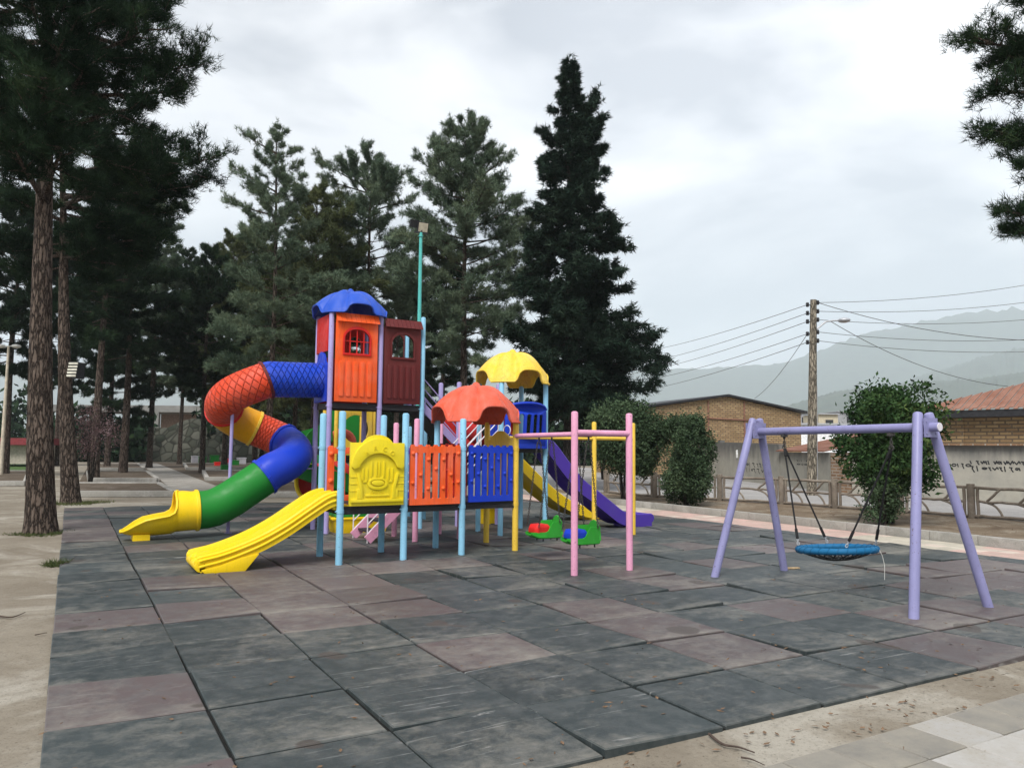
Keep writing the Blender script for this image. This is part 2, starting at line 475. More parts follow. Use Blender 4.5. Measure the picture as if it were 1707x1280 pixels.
M['bark_grey'] = bark('grey bark', (0.05, 0.042, 0.036), (0.09, 0.076, 0.066))
M['needles'] = foliage('dark pine needles', (0.009, 0.019, 0.011), (0.024, 0.046, 0.022), (0.055, 0.08, 0.03))
M['needles_grey'] = foliage('grey green pine needles', (0.070, 0.106, 0.070), (0.145, 0.19, 0.122), (0.18, 0.20, 0.10))
M['needles_olive'] = foliage('olive pine needles', (0.055, 0.075, 0.034), (0.12, 0.135, 0.06), (0.15, 0.15, 0.065))
M['fir'] = foliage('blackish fir foliage', (0.010, 0.022, 0.014), (0.028, 0.048, 0.033), (0.055, 0.08, 0.05))
M['leaf'] = foliage('glossy shrub leaves', (0.018, 0.045, 0.016), (0.045, 0.085, 0.028), (0.14, 0.17, 0.05))
M['leaf_grey'] = foliage('grey green privet leaves', (0.035, 0.06, 0.03), (0.07, 0.105, 0.055), (0.11, 0.14, 0.07))
M['plum'] = foliage('dark plum leaves and faded blossom', (0.05, 0.03, 0.03), (0.13, 0.085, 0.085), (0.4, 0.3, 0.32))
M['grass'] = foliage('short grass', (0.05, 0.07, 0.025), (0.12, 0.13, 0.05), (0.2, 0.18, 0.09))
# ================================================================== THE GROUND
rng = random.Random(7)
def sheet(name, pts, z, mat, label, cat=None):
    m = Mesh(); m.add([(p[0], p[1], z) for p in pts], [tuple(range(len(pts)))])
    return structure(name, m, mat, label, smooth=0, cat=cat)

# one big sheet of ground, gently uneven near the viewer
gm = Mesh()
m_big = Mesh()
S = 6400
sheet('ground', [(-S, -S), (S, -S), (S, S), (-S, S)], -0.03, M['dirt'], 'sandy trodden ground round the rubber playground floor')

def tinted(name, tiles, mat, label, cat):
    """tiles: list of (corner list of 4 top points, bottom z, tint); chamfered upper edges, one mesh"""
    vs, fs, tint = [], [], []
    for top, zb, c in tiles:
        o = len(vs); cen = sum((Vector(p) for p in top), Vector()) / 4
        ins = [Vector(p) + (cen - Vector(p)).normalized() * 0.012 for p in top]
        low = [Vector(p) - Vector((0, 0, 0.008)) for p in top]
        bot = [Vector((p[0], p[1], zb)) for p in top]
        vs += [tuple(p) for p in ins + low + bot]
        fs.append((o, o + 1, o + 2, o + 3))
        for a in range(4):
            b = (a + 1) % 4
            fs.append((o + 4 + a, o + 4 + b, o + b, o + a)); fs.append((o + 8 + a, o + 8 + b, o + 4 + b, o + 4 + a))
        tint += [c] * 12
    me = make_mesh(name, vs, fs, mat, smooth=0, fix=False)
    at_ = me.color_attributes.new('tint', 'FLOAT_COLOR', 'POINT')
    at_.data.foreach_set('color', [x for c in tint for x in (c[0], c[1], c[2], 1.0)])
    o = bpy.data.objects.new(name, me); COL.objects.link(o)
    o['kind'] = 'structure'; o['label'] = label; o['category'] = cat
    return o

NU, NV = 14, 22
jog = [[(rng.gauss(0, 0.010), rng.gauss(0, 0.010)) for _ in range(NV + 2)] for _ in range(NU + 2)]
tiles = []
for i in range(NU + 1):
    for j in range(NV):
        if j > 15 and i > 13: continue
        wu = 1.0 if i < NU else 0.5
        g = 0.006 + abs(rng.gauss(0, 0.006))
        lift = [abs(rng.gauss(0, 0.007)) + (0.028 if rng.random() < 0.12 else 0) for _ in range(4)]
        z0 = 0.0 + rng.gauss(0, 0.003)
        du, dv = rng.gauss(0, 0.004), rng.gauss(0, 0.004)
        q = [(i + g + du, j + g + dv, z0 + lift[0]), (i + wu - g + du, j + g + dv, z0 + lift[1]),
             (i + wu - g + du, j + 1 - g + dv, z0 + lift[2]), (i + g + du, j + 1 - g + dv, z0 + lift[3])]
        k = rng.uniform(0.85, 1.15)
        if rng.random() < 0.40: c = (0.082 * k, 0.062 * k, 0.061 * k)
        else: c = (0.024 * k, 0.033 * k, 0.034 * k)
        if rng.random() < 0.2: c = tuple(x * 1.2 + 0.004 for x in c)
        tiles.append((q, -0.045, c))
tinted('rubber_floor', tiles, M['rubber'], 'black and brown square rubber safety tiles under the play equipment', 'rubber floor')
# dark bedding seen between the tiles
bm_ = Mesh(); bm_.box((0.02, 0.02, -0.05), (14.45, 21.98, -0.02))
structure('bedding_floor', bm_, plain('dark grit between tiles', (0.008, 0.008, 0.007), 0.95, 0.3, 30), 'dark grit bedding under the rubber tiles', cat='bedding')

# concrete ground left of the tiles, with a ragged pale edge
sheet('concrete_ground', [(-1.6, -6), (-2.3, 0), (-2.0, 5), (-2.7, 9), (-2.3, 14), (-2.6, 20), (-2.4, 23.3), (-40, 40), (-40, -6)], -0.022, M['concrete'], 'pale worn concrete ground left of the sandy strip')
# paving in the near corner: square pavers in a slightly turned grid
pv = []
pa, pb = at(1296, 1265), at(1707, 1149)
ax = (pb - pa); ax.z = 0; ax.normalize(); ay = Vector((ax.y, -ax.x, 0))
for i in range(-12, 40):
    for j in range(0, 16):
        p = Vector((pa.x, pa.y, 0)) + ax * (i * 0.42 + (0.0)) + ay * (j * 0.42 + 0.02)
        gz = 0.007
        q = []
        for a, b in ((0, 1), (1, 1), (1, 0), (0, 0)):
            w = p + ax * (a * 0.42 - (gz if a else -gz)) + ay * (b * 0.42 - (gz if b else -gz)); q.append((w.x, w.y, rng.gauss(0, 0.0025) - 0.005))
        k = rng.uniform(0.9, 1.08)
        c = (0.37 * k, 0.36 * k, 0.345 * k) if rng.random() < 0.4 else (0.20 * k, 0.19 * k, 0.17 * k)
        pv.append((q, -0.06, c))
tinted('pavement', pv, M['paver'], 'light and grey square concrete pavers at the near corner', 'pavement')
pm = Mesh(); c0 = Vector((pa.x, pa.y, 0))
pm.add([tuple(c0 + ax * a + ay * b + Vector((0, 0, -0.018))) for a, b in ((-6, 0.01), (17, 0.01), (17, 7), (-6, 7))], [(0, 1, 2, 3)])
structure('joint_sand', pm, M['concrete'], 'sand in the joints of the pavers', cat='sand')

# pink and cream walkway to the right of the tiles
wk = []
for j in range(-30, 60):
    for i in range(4):
        u0, v0 = 14.52 + i * 0.33, j * 0.40
        q = [(u0 + .003, v0 + .003, 0.004), (u0 + .327, v0 + .003, 0.004), (u0 + .327, v0 + .397, 0.004), (u0 + .003, v0 + .397, 0.004)]
        k = rng.uniform(0.93, 1.07); blk = (j // 6) % 4
        c = (0.50 * k, 0.46 * k, 0.38 * k) if blk == 2 else (0.54 * k, 0.36 * k, 0.32 * k)
        if rng.random() < 0.12: c = (0.60 * k, 0.50 * k, 0.43 * k)
        wk.append((q, -0.06, c))
tinted('walkway', wk, M['paver'], 'pink and cream paved walkway along the planting bed', 'walkway')
kb = Mesh()
for j in range(-12, 30):
    kb.box((15.85, j + 0.005, -0.05), (16.03, j + 0.995, 0.19 + rng.gauss(0, 0.003)))
structure('kerb', kb, M['kerb'], 'weathered concrete kerb between pink walkway and planting bed', bevel=0.012)

# planting bed beyond the kerb, road beyond the fence
fence_px = [(1010, 822), (1092, 829), (1200, 834), (1303, 840), (1392, 847), (1502, 854.5), (1620, 863), (1752, 873)]
fence_pt = [at(x, y, 0.1) for x, y in fence_px]
def polygon_ground(name, left, right, z, mat, label, cat=None, bumps=0.0):
    n = len(left); vs, fs = [], []; K = 10
    for a, b in zip(left, right):
        for k in range(K + 1):
            p = Vector(a).lerp(Vector(b), k / K); vs.append((p.x, p.y, z + (rng.uniform(-bumps, bumps) if 0 < k < K else 0)))
    for i in range(n - 1):
        for k in range(K): fs.append((i * (K + 1) + k, i * (K + 1) + k + 1, (i + 1) * (K + 1) + k + 1, (i + 1) * (K + 1) + k))
    m = Mesh(); m.add(vs, fs); return structure(name, m, mat, label, smooth=60, cat=cat)
def resample(pts, n):
    pts = [Vector(p) for p in pts]; L = [0]
    for a, b in zip(pts, pts[1:]): L.append(L[-1] + (b - a).length)
    out = []
    for i in range(n):
        s = L[-1] * i / (n - 1); k = max(j for j in range(len(L)) if L[j] <= s + 1e-9); k = min(k, len(pts) - 2)
        out.append(pts[k].lerp(pts[k + 1], (s - L[k]) / (L[k + 1] - L[k])))
    return out
fl = [Vector((fence_pt[0].x - 2, fence_pt[0].y + 14, 0))] + fence_pt + [fence_pt[-1] + (fence_pt[-1] - fence_pt[-2]) * 3]
fl = resample(fl, 40)
kl = [Vector((16.035, p, 0)) for p in np.linspace(44, -9, 40)]
polygon_ground('planting_bed_soil', kl, [p + Vector((0.15, 0.1, 0)) for p in fl], 0.10, M['bed'], 'dry leaf strewn soil of the planting bed along the fence', 'soil', 0.03)
wall_px = [(1060, 783), (1197, 797), (1300, 810), (1392, 821), (1550, 831), (1720, 840), (1900, 852)]
wall_pt = [at(x, y) for x, y in wall_px]
wl2 = resample([Vector((wall_pt[0].x - 4, wall_pt[0].y + 25, 0))] + wall_pt + [wall_pt[-1] + (wall_pt[-1] - wall_pt[-2])], 40)
polygon_ground('road', [p + Vector((0.16, 0.11, 0)) for p in fl], wl2, 0.02, M['road'], 'pale worn road between the branch fence and the walls', 'road')
low = Mesh()
for a, b in zip(fl[4:], fl[5:]):
    d = (b - a).normalized(); s = Vector((-d.y, d.x, 0)); 
    a1, b1 = a + s * 0.2, b + s * 0.2
    low.bar((a1.x, a1.y, 0.07), (b1.x, b1.y, 0.07), 0.22, 0.16)
structure('road_kerb', low, M['road'], 'low pale kerb at the foot of the branch fence', cat='kerb')

# ================================================================== PLAY STRUCTURE
play = thing('play_structure', 'large multicoloured playground climbing frame with tube slide and umbrella roofs', 'play structure', (6.0, 10.0, 0))
PR = 0.056
def post(u, v, top, mat, r=PR, parent=play):
    m = Mesh(); m.tube([(u, v, -0.03), (u, v, top * 0.5), (u, v, top)], r, 16, dome=True)
    for zc in (0.83, 1.83, 2.72):      # clamp collars where decks and panels are bolted on
        if zc < top - .3 and r > .055: m.tube([(u, v, zc - .03), (u, v, zc + .03)], r + .006, 16); m.tube([(u - r - .03, v - .02, zc), (u - r + .01, v - .02, zc)], .011, 6)
    obj('post', m, M[mat], parent)
B, L_, P_, Y_ = 'blue_paint', 'lavender_paint', 'pink_paint', 'yellow_paint'
for u, v, t, c in [(3.83, 8.12, 2.42, B), (3.83, 9.20, 2.42, B), (4.93, 8.17, 2.42, B), (4.93, 9.22, 2.42, B),
                   (6.05, 8.28, 2.36, B), (6.05, 9.38, 2.36, B), (7.20, 8.42, 2.36, Y_), (7.20, 9.55, 2.36, Y_),
                   (6.06, 10.39, 2.42, P_), (7.05, 10.42, 2.40, P_), (6.02, 11.42, 2.36, P_), (7.04, 11.42, 2.42, P_),
                   (4.88, 12.45, 4.81, L_), (4.88, 13.48, 4.81, L_), (6.02, 12.48, 4.81, L_), (6.02, 13.50, 4.81, L_),
                   (7.07, 12.55, 4.86, B), (7.07, 13.55, 4.80, B),
                   (8.03, 10.49, 3.29, B), (8.03, 11.52, 3.29, B), (9.16, 10.52, 3.29, B), (9.18, 11.62, 3.29, B),
                   (8.03, 12.58, 3.40, L_), (8.03, 13.62, 3.45, L_), (9.09, 12.58, 3.40, L_), (9.10, 13.60, 3.38, L_)]:
    post(u, v, t, c)
def deck(u0, v0, u1, v1, z, parent=play):
    m = Mesh(); m.box((u0, v0, z - 0.05), (u1, v1, z))
    m.box((u0 - .01, v0 - .01, z - 0.13), (u1 + .01, v0 + .04, z - 0.052)); m.box((u0 - .01, v1 - .04, z - 0.13), (u1 + .01, v1 + .01, z - 0.052))
    m.box((u0 - .012, v0 + .042, z - 0.13), (u0 + .03, v1 - .042, z - 0.053)); m.box((u1 - .03, v0 + .042, z - 0.13), (u1 + .012, v1 - .042, z - 0.053))
    obj('deck', m, M['dark_steel'], parent)
Z1, Z2, Z3 = 0.90, 1.88, 2.80
deck(3.85, 8.2, 4.92, 9.18, Z1); deck(4.96, 8.28, 6.04, 9.32, Z1); deck(6.08, 8.4, 7.18, 9.5, Z1); deck(6.07, 9.6, 7.04, 11.4, Z1)
deck(4.9, 12.5, 6.0, 13.46, Z3); deck(6.04, 12.55, 7.05, 13.5, Z3); deck(8.05, 12.62, 9.08, 13.58, Z2); deck(8.05, 10.55, 9.15, 12.58, Z2)

# ---- railing panels with bars and round knobs
def rail_panel(p, q, z0, z1, mat, bars=7, parent=play, knobs=True):
    p, q = Vector((p[0], p[1], 0)), Vector((q[0], q[1], 0)); W = (q - p).length; d = (q - p).normalized()
    n = Vector((d.y, -d.x, 0)); m = Mesh(); H = z1 - z0; bw = W / (bars * 1.62)
    xs = [bw / 2 + (W - bw) * i / (bars - 1) for i in range(bars)]
    holes = []
    for a, b in zip(xs, xs[1:]):
        l, r, lo, hi = a + bw / 2, b - bw / 2, 0.10, H - 0.13
        holes.append([(l + .012, lo), (r - .012, lo), (r, lo + .012), (r, hi - .012), (r - .012, hi), (l + .012, hi), (l, hi - .012), (l, lo + .012)])
    out = [(0, 0), (W, 0), (W, H - .02)]
    for x in reversed(xs): out += [(x + bw * .42, H - .02), (x + bw * .26, H + .008), (x - bw * .26, H + .008), (x - bw * .42, H - .02)]
    out = [o for i, o in enumerate(out) if i == 0 or o != out[i - 1]]
    out.append((0, H - .02))
    seen = []; 
    for o_ in out:
        o_ = (min(max(o_[0], 0), W), o_[1])
        if not seen or (abs(seen[-1][0] - o_[0]) + abs(seen[-1][1] - o_[1])) > 1e-4: seen.append(o_)
    m.plate(seen, holes, p + Vector((0, 0, z0)) + n * 0.0, d, (0, 0, 1), 0.05)
    o = obj('railing_panel', m, M[mat], parent, bevel=0.008)
    if knobs:
        rr = random.Random(int(W * 1000) + bars)
        for i, x in enumerate(xs):
            for zz in ((0.27, 0.76) if i % 2 == 0 else (0.5,)):
                c = p + d * x + n * 0.05 + Vector((0, 0, z0 + H * (zz + (0.1 if i % 3 == 0 else 0))))
                k = Mesh(); k.ball(c, bw * 0.40, 10, 6); obj('knob', k, M[mat], o)
    return o
rail_panel((5.02, 8.20), (5.97, 8.26), 0.89, 1.89, 'orange')
rail_panel((6.19, 8.34), (7.11, 8.42), 0.90, 1.89, 'blue')
rail_panel((3.92, 9.22), (4.84, 9.24), 0.92, 1.86, 'orange', 5)
rail_panel((5.00, 9.32), (5.55, 9.36), 0.92, 1.86, 'blue', 5)
rail_panel((6.14, 9.50), (6.72, 9.52), 0.92, 1.92, 'red', 5)

# ---- lemon panel moulded as a little mushroom house
ym = Mesh()
W, H = 0.92, 1.02
out = [(0, 0), (W, 0), (W, H - .01)] + [(W / 2 + 0.29 * math.cos(a), H - 0.13 + 0.25 * math.sin(a)) for a in np.linspace(R(29), R(151), 14)] + [(0, H - .01)]
ym.plate(out, [], (3.965, 8.135, 0.91), (1, 0, 0), (0, 0, 1), 0.05)
yp = obj('house_panel', ym, M['panel_yellow'], play, bevel=0.012)
def relief(m, shape, d, closed=True):
    m.plate(shape, [], (3.965, 8.135, 0.91), (1, 0, 0), (0, 0, 1), 0.05 + d)
rf = Mesh()
N = 22
cap = [(W / 2 + 0.445 * math.cos(a), 0.615 + 0.46 * math.sin(a) * (1 if 0.1 else 1)) for a in np.linspace(R(4), R(176), N)]
cap_in = [(W / 2 + 0.34 * math.cos(a), 0.50 + 0.34 * math.sin(a)) for a in np.linspace(R(160), R(20), N)]
relief(rf, [(x, min(z, 1.105)) for x, z in cap] + [(0.02, 0.62), (0.06, 0.585)] + cap_in + [(W - .06, 0.585), (W - .02, 0.62)], 0.045)
obj('roof_relief', rf, M['panel_yellow'], yp, bevel=0.016)
rb = Mesh()
for x, z0, z1, w in [(0.245, .40, .60, .035), (0.395, .46, .71, .04), (0.525, .46, .71, .04), (0.675, .40, .60, .035)]:
    for s in (-1, 1): relief(rb, [(x + s * w - .012, z0), (x + s * w + .012, z0), (x + s * w + .012, z1), (x + s * w - .012, z1)], 0.018)
    relief(rb, [(x - w, z0 - .03), (x + w, z0 - .03), (x + w, z0), (x - w, z0)], 0.014)
ov = lambda a, b, zc: [(W / 2 + a * math.cos(t), zc + b * math.sin(t)) for t in np.linspace(0, 2 * math.pi, 24, endpoint=False)]
relief(rb, ov(0.105, 0.045, 0.365), 0.03)
rb.plate(ov(0.17, 0.095, 0.35), [ov(0.125, 0.062, 0.362)], (3.965, 8.135, 0.91), (1, 0, 0), (0, 0, 1), 0.072)
relief(rb, [(0.02, 0.06), (W - .02, 0.06), (W - .02, 0.105), (0.02, 0.105)], 0.035)
relief(rb, [(0.26, 0.15), (0.66, 0.15), (0.66, 0.175), (0.26, 0.175)], 0.02)
for s in (0, 1):
    x = lambda t: W - t if s else t
    pts = [(0.17, .11), (0.215, .11), (0.20, .30), (0.145, .52), (0.10, .52), (0.155, .30)]
    pts = [(x(a), b) for a, b in pts]; relief(rb, pts if not s else pts[::-1], 0.03)
    for z in (0.235, 0.345, 0.455):
        q = [(x(0.0), z), (x(0.12), z), (x(0.12), z + .012), (x(0.0), z + .012)]; relief(rb, q if not s else q[::-1], 0.008)
    pts = [(x(0.115), .11), (x(0.175), .11), (x(0.175), .27), (x(0.115), .27)]; relief(rb, pts if not s else pts[::-1], 0.022)
obj('window_relief', rb, M['panel_yellow'], yp, bevel=0.006)
def letters(name, text, size, place, mat, parent, depth=0.008, spacing=1.0):
    """raised lettering as a real mesh; place is a 4x4 matrix for the text plane"""
    cu = bpy.data.curves.new(name, 'FONT'); cu.body = text; cu.size = size; cu.extrude = depth; cu.align_x = 'CENTER'; cu.align_y = 'CENTER'; cu.space_character = spacing
    tmp = bpy.data.objects.new(name + '_source', cu); COL.objects.link(tmp)
    dg = bpy.context.evaluated_depsgraph_get()
    me = bpy.data.meshes.new_from_object(tmp.evaluated_get(dg)); bpy.data.objects.remove(tmp)
    off = Vector((0, 0, 0)); p = parent
    while p is not None: off = off + p.location; p = p.parent
    me.transform(Matrix.Translation(-off) @ place); me.materials.clear(); me.materials.append(mat)
    o = bpy.data.objects.new(name, me); COL.objects.link(o); o.parent = parent
    return o
def upright(x, y, z, tilt=0.0):   # text plane facing -v
    return Matrix.Translation((x, y, z)) @ Matrix.Rotation(R(90), 4, 'X') @ Matrix.Rotation(tilt, 4, 'Z')
for ch, x, z, t in (('A', .26, .835, 30), ('R', .40, .915, 9), ('C', .56, .905, -14), ('O', .69, .84, -34)):
    letters('raised_letter', ch, 0.10, upright(3.965 + x, 8.038, 0.91 + z, R(t)), M['panel_yellow'], yp, 0.007)
letters('raised_letter', 'SILLES', 0.075, upright(3.965 + W / 2, 8.082, 0.91 + 0.218), M['panel_yellow'], yp, 0.008, 1.1)

# ---- tower house panels
def arch(x0, x1, z0, z1, n=12):
    xc, r = (x0 + x1) / 2, (x1 - x0) / 2; rise = min(r, (z1 - z0) * 0.42)
    return [(x0, z0), (x1, z0)] + [(xc + r * math.cos(a), z1 - rise + rise * math.sin(a)) for a in np.linspace(0, math.pi, n)]
def house_panel(p, q, z0, z1, mat, frame_mat, parent=play, window='bars'):
    p, q = Vector((p[0], p[1], 0)), Vector((q[0], q[1], 0)); W = (q - p).length; d = (q - p).normalized(); n = Vector((d.y, -d.x, 0)); H = z1 - z0
    o = p + Vector((0, 0, z0)); up = (0, 0, 1)
    win = arch(W * .20, W * .80, H * .56, H * .84)
    m = Mesh(); m.plate([(0, 0), (W, 0), (W, H), (0, H)], [win], o, d, up, 0.045)
    body = obj('wall_panel', m, M[mat], parent, bevel=0.01)
    pl = Mesh()   # raised planks of the lower half
    k = 5
    for i in range(k):
        x0 = W * (0.09 + 0.83 * i / k); x1 = x0 + W * 0.83 / k * 0.62
        pts = [(x0, H * .07)] + [(x0 + (x1 - x0) * (0.5 - 0.5 * math.cos(a)), H * .07 - .02 * math.sin(a)) for a in np.linspace(0.3, 2.84, 5)] + [(x1, H * .07), (x1, H * .45)] + [(x1 - (x1 - x0) * (0.5 - 0.5 * math.cos(a)), H * .45 + .025 * math.sin(a)) for a in np.linspace(0.3, 2.84, 5)] + [(x0, H * .45)]
        pl.plate(pts, [], o, d, up, 0.068)
    obj('plank', pl, M[mat], body, bevel=0.008)
    w = Mesh(); w.plate(arch(W * .165, W * .835, H * .535, H * .875), [win], o, d, up, 0.075)
    fr = obj('window_frame', w, M[frame_mat], body, bevel=0.01)
    w = Mesh()
    if window == 'bars':
        for x in (.335, .5, .665): w.bar(o + d * W * x + n * .03 + Vector((0, 0, H * .56)), o + d * W * x + n * .03 + Vector((0, 0, H * (.84 if x == .5 else .82))), .022, .022, d)
        w.bar(o + d * W * .2 + n * .031 + Vector((0, 0, H * .70)), o + d * W * .8 + n * .031 + Vector((0, 0, H * .70)), .02, .02)
        obj('window_bars', w, M[frame_mat], body)
    rfm = Mesh()   # shingled little roof over the panel
    rows = 4
    for r in range(rows):
        za, zb = H - 0.16 + r * 0.045, H - 0.16 + (r + 1) * 0.045 + 0.02
        da, db = 0.15 - r * 0.03, 0.15 - (r + 1) * 0.03
        nn = 9
        for i in range(nn):
            x0 = -0.01 + (W + .02) * (i + (0.0 if r % 2 else 0.0)) / nn; x1 = x0 + (W + .02) / nn
            if mat == 'orange' and r > 0 and False: continue
            vs = [o + d * (x0 + .003) + n * da + Vector((0, 0, za)), o + d * (x1 - .003) + n * da + Vector((0, 0, za)), o + d * (x1 - .003) + n * db + Vector((0, 0, zb)), o + d * (x0 + .003) + n * db + Vector((0, 0, zb)),]
            th = n * 0.022
            vs2 = [v_ - th for v_ in vs]
            rfm.add(vs + vs2, [(0, 1, 2, 3), (7, 6, 5, 4), (0, 4, 5, 1), (1, 5, 6, 2), (2, 6, 7, 3), (3, 7, 4, 0)])
    rfm.box((0, 0, 0), (0.001, 0.001, 0.001)) if False else None
    obj('shingles', rfm, M[mat], body)
    return body
house_panel((4.965, 12.43), (5.925, 12.45), 2.82, 4.72, 'orange', 'red')
house_panel((6.10, 12.50), (6.99, 12.52), 2.82, 4.70, 'maroon', 'maroon', window='open')
def back_panel(p, q, z0, z1, mat, holes):
    p, q = Vector((p[0], p[1], 0)), Vector((q[0], q[1], 0)); W = (q - p).length; d = (q - p).normalized(); H = z1 - z0
    m = Mesh(); m.plate([(0, 0), (W, 0), (W, H), (0, H)], [h(W, H) for h in holes], p + Vector((0, 0, z0)), d, (0, 0, 1), 0.045)
    obj('wall_panel', m, M[mat], play, bevel=0.01)
back_panel((4.95, 13.50), (5.95, 13.50), 2.82, 4.70, 'red', [lambda W, H: arch(W * .06, W * .42, H * .56, H * .80), lambda W, H: arch(W * .66, W * .94, H * .56, H * .84)])
back_panel((6.10, 13.52), (7.0, 13.54), 2.82, 4.70, 'maroon', [lambda W, H: arch(W * .03, W * .30, H * .52, H * .80), lambda W, H: arch(W * .56, W * .97, H * .52, H * .92)])
lp = Mesh()   # blue crest plate round the mouth of the tube
circ = [(0.5 + .37 * math.cos(a), 0.48 + .37 * math.sin(a)) for a in np.linspace(0, 2 * math.pi, 28, endpoint=False)]
lp.plate([(0.04, 0.0), (0.94, 0.0), (0.94, 0.80)] + [(0.49 + .30 * math.cos(a), 0.86 + .26 * math.sin(a)) for a in np.linspace(0.1, math.pi - .1, 9)] + [(0.04, 0.80)], [circ], (4.86, 13.46, 2.82), (0, -1, 0), (0, 0, 1), 0.05)
obj('entry_plate', lp, M['blue'], play, bevel=0.01)
rp = Mesh(); rp.plate([(0.06, 0), (0.92, 0), (0.92, 0.80), (0.06, 0.80)], [], (4.87, 13.46, 3.92), (0, -1, 0), (0, 0, 1), 0.045)
obj('wall_panel', rp, M['red'], play, bevel=0.01)

# ---- umbrella roofs
def umbrella(c, half, zc, ztop, mat, rise=0.24, rot=0.0):
    nt, nr = 96, 18; T = 0.035; m = Mesh(); rr = random.Random(int(c[0] * 100))
    def pt(r, th, off):
        c4 = math.cos(4 * (th - math.pi / 4)); n = 3.0
        Rr = half / (abs(math.cos(th)) ** n + abs(math.sin(th)) ** n) ** (1 / n)
        e = min(1, max(0, (0.02 - c4) / 1.02)); e = math.sqrt(1 - (1 - e) ** 2) if e > 0 else 0.0; e *= r ** 2.2
        ze = zc + rise * e
        Rr = Rr * (1 + 0.06 * e)
        # the ribs that divide corner petals from the arched sides
        rib = math.exp(-((c4 - 0.10) / 0.20) ** 2) * 0.028 * math.sin(math.pi * min(1, r)) ** .6
        pet = 0.045 * max(0, c4) * math.sin(math.pi * min(r, 1) ** .8)
        z = zc + (ztop - zc) * (1 - r ** 2.3) + rise * e + pet - rib
        rad = Rr * (r ** 0.85)
        return Vector((c[0] + rad * math.cos(th + rot), c[1] + rad * math.sin(th + rot), z - off))
    o = 0
    for off in (0, T):
        for i in range(nr + 1):
            r = max(i / nr, 0.03)
            for k in range(nt): m.v.append(tuple(pt(r, 2 * math.pi * k / nt, off)))
    n1 = (nr + 1) * nt
    for i in range(nr):
        for k in range(nt):
            k2 = (k + 1) % nt; a, b, c_, d = i * nt + k, i * nt + k2, (i + 1) * nt + k2, (i + 1) * nt + k
            m.f.append((a, d, c_, b)); m.f.append((n1 + a, n1 + b, n1 + c_, n1 + d))
    for k in range(nt):
        k2 = (k + 1) % nt; a, b = nr * nt + k, nr * nt + k2
        m.f.append((a, n1 + a, n1 + b, b))
    m.tube([(c[0], c[1], ztop - .06), (c[0], c[1], ztop + .015), (c[0], c[1], ztop + .06), (c[0], c[1], ztop + .085)], [.14, .085, .06, .02], 14)
    # rolled rim
    m.tube([pt(1.0, 2 * math.pi * k / nt, T * 0.5) for k in range(nt)] + [pt(1.0, 0, T * 0.5)], 0.022, 6, cap=False)
    obj('umbrella_roof', m, mat, play, smooth=50)
umbrella((6.62, 8.92), 0.745, 2.34, 2.99, M['roof_red'], 0.27)
umbrella((8.60, 11.03), 0.745, 3.28, 3.97, M['roof_yellow'], 0.27)
umbrella((5.45, 12.98), 0.755, 4.78, 5.34, M['roof_blue'], 0.20)

# ---- tube slide: straight out of the tower, one full turn, then down to the ground
path = []; part = []
def put(p, k): path.append(Vector(p)); part.append(k)
for t in np.linspace(0, 1, 8): put((4.86 - 1.16 * t, 12.95, 3.30 - 0.03 * t), 0)
RC = 0.775
for a in np.linspace(4, 350, 74):
    z = 3.27 - 2.0 * (a / 360)
    put((3.70 - RC * math.sin(R(a)), 12.95 + RC - RC * math.cos(R(a)), z), 1 if a < 112 else 2 if a < 180 else 3 if a < 236 else 4)
for p in [(3.68, 12.955, 1.20), (3.35, 12.95, 0.98), (3.05, 12.95, 0.77), (2.86, 12.95, 0.66), (2.70, 12.95, 0.585), (2.53, 12.95, 0.55), (2.36, 12.95, 0.54)]: put(p, 5)
tube_mats = [M['tube_blue'], M['tube_red'], plastic('amber plastic', (0.78, 0.36, 0.008), 0.2, 0.42), M['tube_red'], M['blue'], M['green']]
tslide = bpy.data.objects.new('tube_slide', None); COL.objects.link(tslide); tslide.parent = play
tangs = [(path[min(i + 1, len(path) - 1)] - path[max(i - 1, 0)]).normalized() for i in range(len(path))]
length = [0]
for a, b in zip(path, path[1:]): length.append(length[-1] + (b - a).length)
TR, SEG = 0.385, 40
def tube_frame(i):
    t = tangs[i]; s = t.cross(Vector((0, 0, 1))).normalized(); return t, s, s.cross(t)
for k in range(6):
    ids = [i for i in range(len(path)) if part[i] == k]
    if ids[-1] + 1 < len(path): ids.append(ids[-1] + 1)
    vs, fs, uv = [], [], []
    taper = {}
    for n_, i in enumerate(ids):
        t, s, b = tube_frame(i)
        rr = TR * (1.0 if k not in (2,) else 1.0 + 0.05 * (n_ / (len(ids) - 1)) ** 2)
        for rad in (rr, rr - 0.02):
            for q in range(SEG + 1):
                a = 2 * math.pi * q / SEG
                vs.append(path[i] + (s * math.cos(a) + b * math.sin(a)) * rad - play.location)
    row = 2 * (SEG + 1)
    for n_ in range(len(ids) - 1):
        for q in range(SEG):
            a0 = n_ * row + q
            fs.append((a0, a0 + 1, a0 + row + 1, a0 + row)); uv.append([(length[ids[n_]], q / SEG), (length[ids[n_]], (q + 1) / SEG), (length[ids[n_ + 1]], (q + 1) / SEG), (length[ids[n_ + 1]], q / SEG)])
            b0 = a0 + SEG + 1
            fs.append((b0 + 1, b0, b0 + row, b0 + row + 1)); uv.append([(length[ids[n_]], (q + 1) / SEG), (length[ids[n_]], q / SEG), (length[ids[n_ + 1]], q / SEG), (length[ids[n_ + 1]], (q + 1) / SEG)])
    me = make_mesh('tube_section', vs, fs, tube_mats[k], 60, fix=False)
    ul = me.uv_layers.new(name='length')
    ul.data.foreach_set('uv', [c for f in uv for p in f for c in (p[0], p[1] * 1.2)])
    o = bpy.data.objects.new('tube_section', me); COL.objects.link(o); o.parent = tslide
fm = [Mesh() for _ in range(6)]
